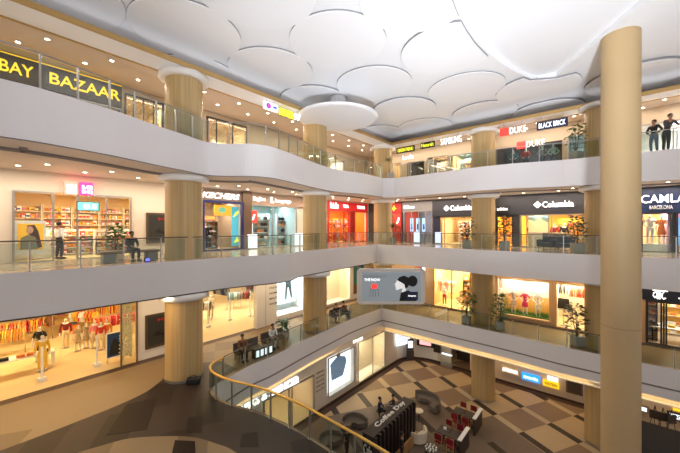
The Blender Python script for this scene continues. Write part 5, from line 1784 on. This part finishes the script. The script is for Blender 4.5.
shelf_run('R', aR(647), aR(660), -1.3, L1Z + .02, 2.6, .4, 5, BLACK, CREAM, GM + [bag_mesh(.24, .22, COLS['grey'], COLS['black'])], 'boxed_product', 'small item on the black shelves of the shop with the Hindi sign', 'product', 'black shelf unit in the shop with the Hindi sign', 'items in the shop with the Hindi sign', 'black shelf units in the shop with the Hindi sign', per=3, uw=.9)
ds = W('R', aR(674, -1.2), -1.2, L1Z + .02)
table(ds, 0, 2.0, .8, .9, 'white display table in the shop with the Hindi sign', top=WHITE, leg=BLACK)
for i, (dx, c) in enumerate(((-.6, 'white'), (-.1, 'yellow'), (.4, 'black'))):
    put('folded_shirts', FO[c], (ds[0] + dx, ds[1], ds[2] + .901), 0, 'pile of %s cloth on the table in the shop with the Hindi sign' % c, 'clothes')
shelf_run('R', aR(668), 5.5, -3.4, L1Z + .02, 2.4, .4, 4, CREAM, YELW, [FO[c] for c in ('yellow', 'white', 'orange')], 'folded_shirts', 'folded cloth on the back shelves of the shop with the Hindi sign', 'clothes', 'cream back shelf unit in the shop with the Hindi sign', 'cloth on the back shelves by the Hindi sign', 'back shelf units by the Hindi sign', per=4)

# ================================================================== BILLBOARD HUNG IN THE CORNER
D_ = 23.6
X_ = (391 - 340) / F * D_
bx_, by_ = .76 * X_ - .65 * D_, .65 * X_ + .76 * D_
bb = thing('billboard', 'large rounded white framed billboard hanging in the far corner, with a woman in profile', 'billboard', (bx_, by_, 0), R(40.54))
zc0, zc1 = EYE - 77.5 * D_ / F, EYE - 42 * D_ / F
hw, hh = 34 * D_ / F, (zc1 - zc0) / 2
zc = (zc0 + zc1) / 2


def rrect(w, h, r, n=6):
    out = []
    for cx_, cz_, a0 in ((w - r, h - r, 0), (-w + r, h - r, 90), (-w + r, -h + r, 180), (w - r, -h + r, 270)):
        for q in range(n + 1):
            a = R(a0 + 90 * q / n)
            out.append((cx_ + r * math.cos(a), zc + cz_ + r * math.sin(a)))
    return out


MB().flat(rrect(hw, hh, .3), -.15, .15).build('frame', WHITE, bb, bevel=.02)
sw, sh = hw - .38, hh - .25
MB().box(-sw, sw, -.17, -.15, zc - sh, zc + sh).build('screen', glow('screen_pale_grey', (.30, .35, .39), .3), bb)
prof = [(.95, -1.0), (.75, -.45), (.85, -.1), (.62, -.12), (.5, -.22), (.36, -.2), (.32, -.1), (.36, -.03), (.28, .02), (.34, .1), (.22, .2), (.38, .36), (.42, .55), (.6, .75), (.95, .85), (1.3, .7), (1.4, .3), (1.25, .05), (1.3, -.3), (1.75, -.6), (1.9, -1.0)]
PX, PZ = 0.0, -.03
MB().flat([(x + PX, zc + z + PZ) for x, z in [(.75, -.45), (.85, -.1), (.62, -.12), (.5, -.22), (.36, -.2), (.32, -.1), (.36, -.03), (.28, .02), (.34, .1), (.22, .2), (.38, .36), (.42, .55), (.6, .62), (1.0, .2), (1.1, -.1), (1.05, -.5)]], -.175, -.17).build('face', glow('picture_skin_grey', (.72, .72, .72), .6), bb)
MB().flat([(x + PX, zc + z + PZ) for x, z in [(.42, .52), (.6, .75), (.95, .87), (1.3, .72), (1.42, .35), (1.25, .0), (1.05, -.12), (.98, .2), (.75, .35)]], -.18, -.175).flat([(1.6 + .38 * math.cos(a), zc + .42 + .42 * math.sin(a)) for a in [R(q) for q in range(0, 360, 24)]], -.18, -.17).build('hair', BLACK, bb)
MB().flat([(x + PX, zc + z + PZ) for x, z in [(.72, -.42), (1.1, -.3), (1.3, -.25), (1.75, -.6), (1.9, -sh + .05), (.6, -sh + .05)]], -.18, -.175).build('dress', COLS['black'], bb)
MB().box(1.1, 2.0, -.185, -.18, zc - sh + .1, zc - .38).build('blue_panel', NAVY, bb)
text('Amaron', .6, .14, GW, bb, (1.55, -.19, zc - .68), ext=.004)
text('EXPERIENCE', 1.75, .15, COLS['grey'], bb, (-1.25, -.18, zc + .78), ext=.004)
text('THE NOW', 1.2, .2, GW, bb, (-1.45, -.18, zc + .52), ext=.004)
MB().flat([(-1.3 + .24 * math.cos(a), zc + .02 + .2 * math.sin(a)) for a in [R(q) for q in range(0, 360, 24)]], -.178, -.17).build('red_chair_shell', GRED, bb)
b = MB()
for x0_, x1_ in ((-1.3, -1.65), (-1.3, -1.4), (-1.28, -1.2), (-1.25, -.95)):
    b.tube([(x0_, -.174, zc - .1), ((x0_ + x1_) / 2 + (x1_ - x0_) * .3, -.174, zc - .25), (x1_, -.174, zc - .75)], .015, 4)
b.build('chair_legs', DARK, bb)
for s in (-1, 1):
    tgt = Vector((-14.75, 18.9, 0)) if s < 0 else Vector((-10.6, 22.3, 0))
    q = Matrix.Rotation(-R(40.54), 4, 'Z') @ (tgt - Vector((bx_, by_, 0)))
    MB().tube([(s * (hw - .4), 0, zc1 - .02), (q.x, q.y, L2Z - TH)], .04, 8).build('bracket', STEEL, bb)

# ================================================================== GROUND FLOOR
t = thing('shop_sign', 'white MARKS & SPENCER letters on the ground floor wall', 'sign', W('L', 8.2, .0, 2.5, X0), PI / 2)
e0, e1 = aL(243.5, x0=X0), aL(298.5, x0=X0)
per = (e1 - e0) / 12.2
full = per * 14.6
text('MARKS & SPENCER', full, .46, GW, t, (e1 - full / 2 - 8.2, -.06, .36), bold=.035, ext=.05)
MB().box(e1 - full - 8.2, e1 - 8.2, -.02, 0, .33, .37).build('sign_rail', STEEL, t)
fr('L', m_st[0], m_st[1], 0, 2.7, .08, .12, STEEL, 'door_1', mull=[aL(288, x0=X0), aL(291, x0=X0)], x0=X0, glass=False)
pt = thing('wall_lettering', 'column of small dark words on the pale wall right of the ground floor entrance', 'sign', W('L', aL(315.5, x0=X0), .0, .9, X0), PI / 2)
for i, s in enumerate(('WOMENSWEAR', 'MENSWEAR', 'KIDSWEAR', 'HOMEWARE', 'BEAUTY')):
    text(s, .8, .11, mat('letters_brown', (.12, .08, .05), .6), pt, (.45, -.012, 1.7 - i * .3), ext=.004, bold=.01)
fr('L', win[0], win[1], .6, 3.3, .06, .1, STEEL, 'window_28', x0=X0)
lp = thing('window_picture', 'bright lit picture of a figure in a blue jacket in the ground floor window', 'picture', W('L', win[0] + .05, -.3, .65, X0), PI / 2)
w = win[1] - win[0] - .1
MB().box(0, w, -.04, 0, 0, 2.6).build('panel', glow('panel_white_lit', (.9, .95, 1), 1.3), lp)
MB().flat([(w * .25, .7), (w * .7, .65), (w * .85, 1.6), (w * .8, 2.0), (w * .6, 2.2), (w * .4, 2.2), (w * .2, 1.9)], -.05, -.04).build('jacket', glow('jacket_blue', (.16, .25, .38), .4), lp)
MB().flat([(w * .52 + .22 * math.cos(a), 2.32 + .2 * math.sin(a)) for a in [R(q) for q in range(0, 360, 30)]], -.05, -.04).build('head', SKIN2, lp)
fr('L', win2[0], win2[1], .25, 3.4, .06, .1, STEEL, 'window_29', x0=X0, mull=[aL(372, x0=X0)])
tx_ = thing('wall_lettering', 'white raised words above the ground floor window near the corner', 'sign', W('L', aL(352.5, x0=X0), .0, 3.35, X0), PI / 2)
text('SPARK', 1.3, .2, GW, tx_, (.7, -.03, .25), ext=.02)

# things along the curved corner wall
def on_arc(px, n, z):
    """a point on the sight line px, n before the curved corner wall"""
    t_ = (px - 340) / F
    best = None
    for (x0_, y0_), (x1_, y1_) in zip(arc[:-1] + [arc[-1]], arc[1:] + [(14, Y0)]):
        # D*(.76t-.65)=x ; D*(.65t+.76)=y
        cx_, cy_ = .76 * t_ - .65, .65 * t_ + .76
        dx, dy = x1_ - x0_, y1_ - y0_
        den = cx_ * dy - cy_ * dx
        if abs(den) < 1e-9:
            continue
        D = (x0_ * dy - y0_ * dx) / den
        s = ((cx_ * D - x0_) * dx + (cy_ * D - y0_) * dy) / (dx * dx + dy * dy)
        if -.001 <= s <= 1.001 and D > 0:
            ang = math.atan2(dy, dx)
            nx, ny = math.sin(ang), -math.cos(ang)
            best = (cx_ * D + nx * n, cy_ * D + ny * n, z, ang)
    return best


def wallthing(px, z, name, label, cat, n=.03):
    x, y, zz, ang = on_arc(px, n, z)
    return thing(name, label, cat, (x, y, z), ang)


t = wallthing(400, 1.5, 'light_poster', 'lit poster with slanting stripes on the curved ground floor corner wall', 'poster', n=.4)
MB().box(-.8, .8, -.04, 0, 0, 1.7).build('panel', SCREENW, t)
b = MB()
for q in range(6):
    b.flat([(-.75, .1 + q * .2), (.7, .5 + q * .2), (.7, .56 + q * .2), (-.75, .16 + q * .2)], -.05, -.04)
b.build('stripes', COLS['navy'], t)
t = wallthing(409, 0.01, 'ticket_machine', 'slim dark standing machine against the curved corner wall', 'machine', n=.35)
MB().box(-.3, .3, -.2, .2, 0, .9).box(-.3, .3, -.05, .2, .9, 1.9).build('body', CHAR, t, bevel=.02)
MB().box(-.22, .22, -.07, -.05, 1.1, 1.75).build('display', SCREENW, t)
t = wallthing(427, 1.3, 'television', 'black framed wall screen showing pink and white on the curved corner wall', 'screen', n=.3)
MB().box(-.85, .85, -.06, 0, 0, 1.1).build('case', BLACK, t)
MB().box(-.6, .45, -.07, -.06, .15, .85).build('display', glow('screen_pink', (1, .35, .35), 1.3), t)
t = thing('climbing_plant', 'leafy green wall plant right of the pink screen', 'plant', on_arc(438, .12, .9)[:3], on_arc(438, .1, 0)[3])
MB().box(-.35, .35, -.04, 0, 0, 2.2).build('panel', DARK, t)
b = MB()
rr = random.Random(4)
for q in range(160):
    x, z = rr.uniform(-.38, .38), rr.uniform(0, 2.2)
    s_ = rr.uniform(.06, .12)
    b._add([(x, -.05, z), (x + s_, -.12 - rr.random() * .08, z + .03), (x + .02, -.1, z + s_)], [(0, 1, 2)])
b.build('foliage', LEAFD, t)
t = wallthing(449, 0.01, 'glass_kiosk', 'slim lit display cabinet beside the dark ground floor opening', 'cabinet', n=.5)
MB().box(-.5, .5, -.2, .2, 0, .3).box(-.5, .5, -.2, .2, 2.2, 2.3).box(-.5, -.485, -.2, -.185, .29, 2.21).box(.485, .5, -.2, -.185, .29, 2.21).build('frame', STEEL, t)
MB().box(-.48, .48, -.18, .18, .3, 2.2).build('glass', PANE, t)
MB().box(-.45, .45, -.15, .15, 1.1, 1.14).build('shelf', SCREENW, t)


def gsign(px0, px1, py0, py1, m, txt, mt, label, n=.1, border=None, stand=False):
    a0, a1 = aR(px0, n, y0=Y0), aR(px1, n, y0=Y0)
    p = W('R', (a0 + a1) / 2, n, 0, XL, Y0)
    z0, z1 = max(.05, Zp(0, py1, p)), Zp(0, py0, p)
    t = thing('light_sign', label, 'sign', W('R', a0, n, z0, XL, Y0), 0)
    MB().box(0, a1 - a0, -.06, 0, 0, z1 - z0).build('panel', border or m, t)
    if border:
        MB().box(.1, a1 - a0 - .1, -.07, -.06, .1, z1 - z0 - .1).build('display', m, t)
    if txt:
        text(txt, (a1 - a0) * .8, (z1 - z0) * .5, mt, t, ((a1 - a0) / 2, -.09, (z1 - z0) / 2), ext=.01)
    return t


gsign(501, 520, 367, 374, CREAM, 'aramex', GW, 'cream ground floor sign with white letters right of the column', border=None)
gsign(522, 540, 374, 381, GCY, 'samsonite', GW, 'bright blue ground floor sign with white letters')
gsign(543, 559, 381, 387, GY, 'WESTERN', COLS['black'], 'yellow ground floor sign with dark letters')
gsign(547.5, 558, 375.5, 380.8, SCREENW, None, None, 'small white screen just above the yellow ground floor sign', n=.14)
gsign(566, 583, 379, 394, mat('screen_off', (.06, .05, .045), .3), None, None, 'dark framed notice board on the ground floor wall', border=mat('board_bronze', (.15, .1, .07), .5))
gsign(636, 649, 405, 412, SCREENW, None, None, 'white lit sign in a dark frame right of the tan column, ground floor', border=STEEL)
gsign(667, 690, 413, 421, SCREENW, 'FOOD', COLS['navy'], 'white lit sign at the right edge, ground floor', border=CHAR)
gsign(673, 690, 407, 412, GY, None, None, 'yellow lit panel at the right edge, ground floor', n=.12)
for i, px in enumerate((655, 663, 671.5)):
    t = thing('tripod_easel', 'thin dark easel standing against the far ground floor wall', 'easel', W('R', aR(px, .8, y0=Y0), .8, .01, XL, Y0), R(20 * i), 'easels at the right ground floor wall')
    for s in ((-.3, 0), (.3, 0), (0, .35)):
        MB().tube([(s[0], s[1], 0), (0, 0, 1.6)], .015, 6).build('leg', BLACK, t)
    MB().box(-.25, .25, -.04, -.02, .8, 1.3).build('board', CHAR, t)

# dark flat-roofed kiosk at the lower right
kk = thing('kiosk', 'large dark flat-topped kiosk at the lower right of the ground floor', 'kiosk', (0, 0, 0))
MB().box(1.22, 9, 17.6, 22.2, 2.35, 2.5).build('roof', mat('kiosk_roof', (.012, .012, .016), .9), kk)
MB().box(1.5, 8.8, 17.9, 21.9, 0, 2.35).build('body', DARK, kk)

# slatted coffee stand with raised white letters on its top
BRN = mat('slat_dark_brown', (.03, .02, .018), .45)
ks = thing('coffee_stand', 'dark slatted coffee stand wall with white letters on its top', 'kiosk', (-9.2, 12.5, 0))
MB().box(0, .62, 0, 4.2, .0, 2.18).build('core', mat('core_black', (.012, .01, .01), .5), ks)
MB().box(-.02, .64, -.02, 4.22, 2.18, 2.25).build('top_board', BRN, ks)
sl = MB().box(0, .16, 0, .14, 0, 2.2).mesh('slat', BRN)
for q in range(12):
    o = bpy.data.objects.new('slat', sl)
    C.objects.link(o)
    o.parent = ks
    o.location = (.62, .02 + q * .365, 0.02)
wdm = mat('counter_orange_wood', (.45, .24, .08), .45, noise=.15, nscale=(2, 2, 9))
MB().box(.78, .9, 1.0, 4.2, 0, .55).build('wood_apron', wdm, ks)
tt = text('Coffee Day', 2.9, .36, WHITE, ks, ext=.02, bold=.02)
tt.rotation_euler = (R(-90), 0, R(90))
tt.location = (.3, 2.2, 2.28)
tt = text('Cafe', .5, .5, WHITE, ks, ext=.02, bold=.02)
tt.location = (.33, -.05, 1.5)

# tables with red chairs and a low screen wall
REDC = mat('chair_red', (.22, .01, .015), .5)
CHW = mat('chair_wood', (.5, .27, .1), .45)


def dining_chair(loc, rz, label):
    c = thing('dining_chair', label, 'chair', loc, rz)
    MB().box(-.21, .21, -.2, .2, .42, .49).build('seat', REDC, c, bevel=.015)
    MB().box(-.2, .2, .17, .22, .62, .95).build('backrest', REDC, c, bevel=.015)
    for sx in (-1, 1):
        MB().box(sx * .19 - .02, sx * .19 + .02, -.2, -.16, 0, .42).build('leg', CHW, c)
        MB().box(sx * .19 - .02, sx * .19 + .02, .17, .21, 0, .96).build('leg', CHW, c)
    MB().box(-.17, .17, .18, .2, .28, .33).build('stretcher', CHW, c)
    return c


for g_, yc in enumerate((19.95, 17.5)):
    where = 'far table pair' if g_ == 0 else 'near table pair'
    sw = thing('screen_wall', 'low dark screen wall with a white top edge at the %s' % where, 'partition', (-6.0, yc, 0))
    MB().box(0, .12, -.7, .7, 0, 1.0).build('panel', DARK, sw)
    MB().box(-.04, .16, -.72, .72, 1.0, 1.05).build('top_edge', WHITE, sw)
    for q, dx in enumerate((-.42, -1.08)):
        tb = thing('cafe_table', 'square dark table of the %s, %s the screen wall' % (where, ('next to', 'away from')[q]), 'table', (-6.0 + dx, yc, 0))
        MB().box(-.31, .31, -.4, .4, .71, .75).build('tabletop', DARK, tb, bevel=.005)
        MB().cyl(0, 0, .03, .71, .035, n=10).build('pedestal', BLACK, tb)
        MB().cyl(0, 0, 0, .03, .22, n=20).build('base', BLACK, tb)
        for s in (-1, 1):
            dining_chair((-6.0 + dx, yc + s * .62, 0), 0 if s > 0 else PI, 'red chair, %s side of the %s, %s the screen wall' % (('near', 'far')[s > 0], where, ('next to', 'away from')[q]))
nb = thing('napkin_box', 'small white napkin box on the nearer cafe table', 'box', (-7.05, 17.6, .751), .3)
MB().box(-.08, .08, -.06, .06, 0, .12).build('case', WHITE, nb)
MB().box(-.04, .04, -.01, .01, .12, .15).build('tissue', WHITE, nb)


# curved lounge sofas with little tables
def tub_sofa(loc, rz, label, r=.85, sweep=150, m=None):
    m = m or mat('sofa_taupe', (.16, .13, .10), .8, noise=.2, nscale=(9, 9, 9))
    s = thing('tub_sofa', label, 'sofa', loc, rz)
    a = [R(90 - sweep / 2 + sweep * q / 14) for q in range(15)]
    ri = max(.08, r - .55)
    inner_ = [(math.cos(v) * ri, math.sin(v) * ri) for v in a]
    outer_ = [(math.cos(v) * r, math.sin(v) * r) for v in a]
    MB().prism(inner_ + outer_[::-1], .12, .42).build('seat', m, s, bevel=.02)
    MB().prism(outer_ + [(math.cos(v) * (r + .1), math.sin(v) * (r + .1)) for v in a][::-1], .12, .7).build('backrest', m, s, bevel=.02)
    for v in (a[1], a[-2]):
        MB().cyl(math.cos(v) * (r - .2), math.sin(v) * (r - .2), 0, .12, .03, n=8).build('leg', BLACK, s)
    return s


def round_table(loc, label, top=DARK):
    s = thing('side_table', label, 'table', loc)
    MB().cyl(0, 0, .56, .6, .3, n=28).build('tabletop', top, s)
    MB().cyl(0, 0, .02, .56, .03, n=10).build('stem', BLACK, s)
    MB().cyl(0, 0, 0, .02, .2, n=20).build('base', BLACK, s)
    return s


p = at(424, 402, .4)
tub_sofa((p[0], p[1], 0), R(-25), 'curved taupe sofa beyond the coffee stand, with its back to the far wall', r=1.0, sweep=170)
p = at(421, 408, .6)
round_table((p[0], p[1] - .35, 0), 'small round table before the curved taupe sofa', top=CREAM)
p = at(353, 424, .4)
tub_sofa((p[0] + .1, p[1], 0), R(60), 'curved taupe seat left of the coffee stand beside the ground floor wall', r=.75, sweep=200)
p = at(338, 444, .4)
tub_sofa((p[0] - .3, p[1] - .2, 0), R(70), 'curved seat at the lower edge of the photo beside the golden rail', r=.7, sweep=180)
p = at(417, 433, .4)
tub_sofa((p[0], p[1], 0), R(250), 'cream tub seat tucked behind the slatted coffee stand', r=.48, sweep=180, m=CREAM)
p = at(388, 408, .6)
round_table((p[0], p[1], 0), 'small dark round table between the two seated visitors')
p0, p1 = at(379, 409, .5), at(394, 406, .5)
for i, (p, a_, l, c, lg) in enumerate(((p0, 70, 'person in a dark blue top sitting at the round table, left of two', 'navy', 'black'), (p1, -100, 'person in black sitting at the round table, right of two', 'black', 'grey'))):
    figure((p[0], p[1], 0), R(a_ + 40), pose='sit', label=l, top=COLS[c], legs=COLS[lg], arms='lap', h=1.7)
    s = thing('stool', 'dark stool under the seated visitor, %s of the round table' % ('left', 'right')[i], 'stool', (p[0], p[1] + .02, 0))
    MB().cyl(0, 0, .34, .40, .2, n=20).build('seat', BLACK, s)
    MB().cyl(0, 0, 0, .34, .04, n=10).build('stem', BLACK, s)
p = at(350, 458, 0)
figure((-10.55, 12.9, 0), R(100), label='person in black raising both hands to the face below the golden rail', top=COLS['black'], legs=COLS['black'], arms='face', h=1.72)
p = at(431, 447, 1.0)
wd = thing('display_stand', 'round stand of white cups at the bottom edge beside the red chairs', 'stand', (p[0], p[1], 0))
MB().lathe([(.35, 0), (.35, .85), (.38, .9)], 24).build('counter', DARK, wd)
cup = MB().lathe([(.03, 0), (.045, .09)], 10).mesh('cup', WHITE)
for q in range(14):
    r_ = .12 if q < 5 else .27
    a_ = 2 * PI * q / (5 if q < 5 else 9)
    put('cup', cup, (p[0] + r_ * math.cos(a_), p[1] + r_ * math.sin(a_), .901), 0, 'white cup on the round stand at the bottom edge', 'cup', 'white cups on the round stand')
figure((p[0] - 1.2, p[1] - .9, 0), R(120), label='person in black at the bottom edge left of the round cup stand', top=COLS['black'], legs=COLS['black'], h=1.7)
bgp = thing('floor_bag', 'small black bag on the floor at the foot of the large left column', 'bag', (*at(193.5, 384, L1Z), L1Z + .012), R(50))
MB().box(-.28, .28, -.14, .14, 0, .28).build('body', BLACK, bgp, bevel=.05)
MB().tube([(-.15, 0, .27), (-.1, 0, .36), (.1, 0, .36), (.15, 0, .27)], .015, 6).build('handle', BLACK, bgp)

# ================================================================== DOWNLIGHTS IN THE SOFFITS
for lv, z in (('top', gz - .0), ('middle', L3Z - TH), ('first floor', L2Z - TH)):
    for n_, st_ in ((1.4, 2.0), (2.5, 2.0)):
        g_ = 'round downlights in the %s left gallery soffit' % lv
        downlight_row('L', n_, z, -1.0 + (n_ > 2) * .7, 25.0, st_, g_, 'small round warm downlight in the soffit of the %s left gallery' % lv)
        g_ = 'round downlights in the %s far gallery soffit' % lv
        downlight_row('R', n_ if z < 19 else (n_ - 1 if n_ < 2 else n_ - 1.2), z, -16.3 + (n_ > 2) * .8, 5.5, 2.0, g_, 'small round warm downlight in the soffit of the %s far gallery' % lv)
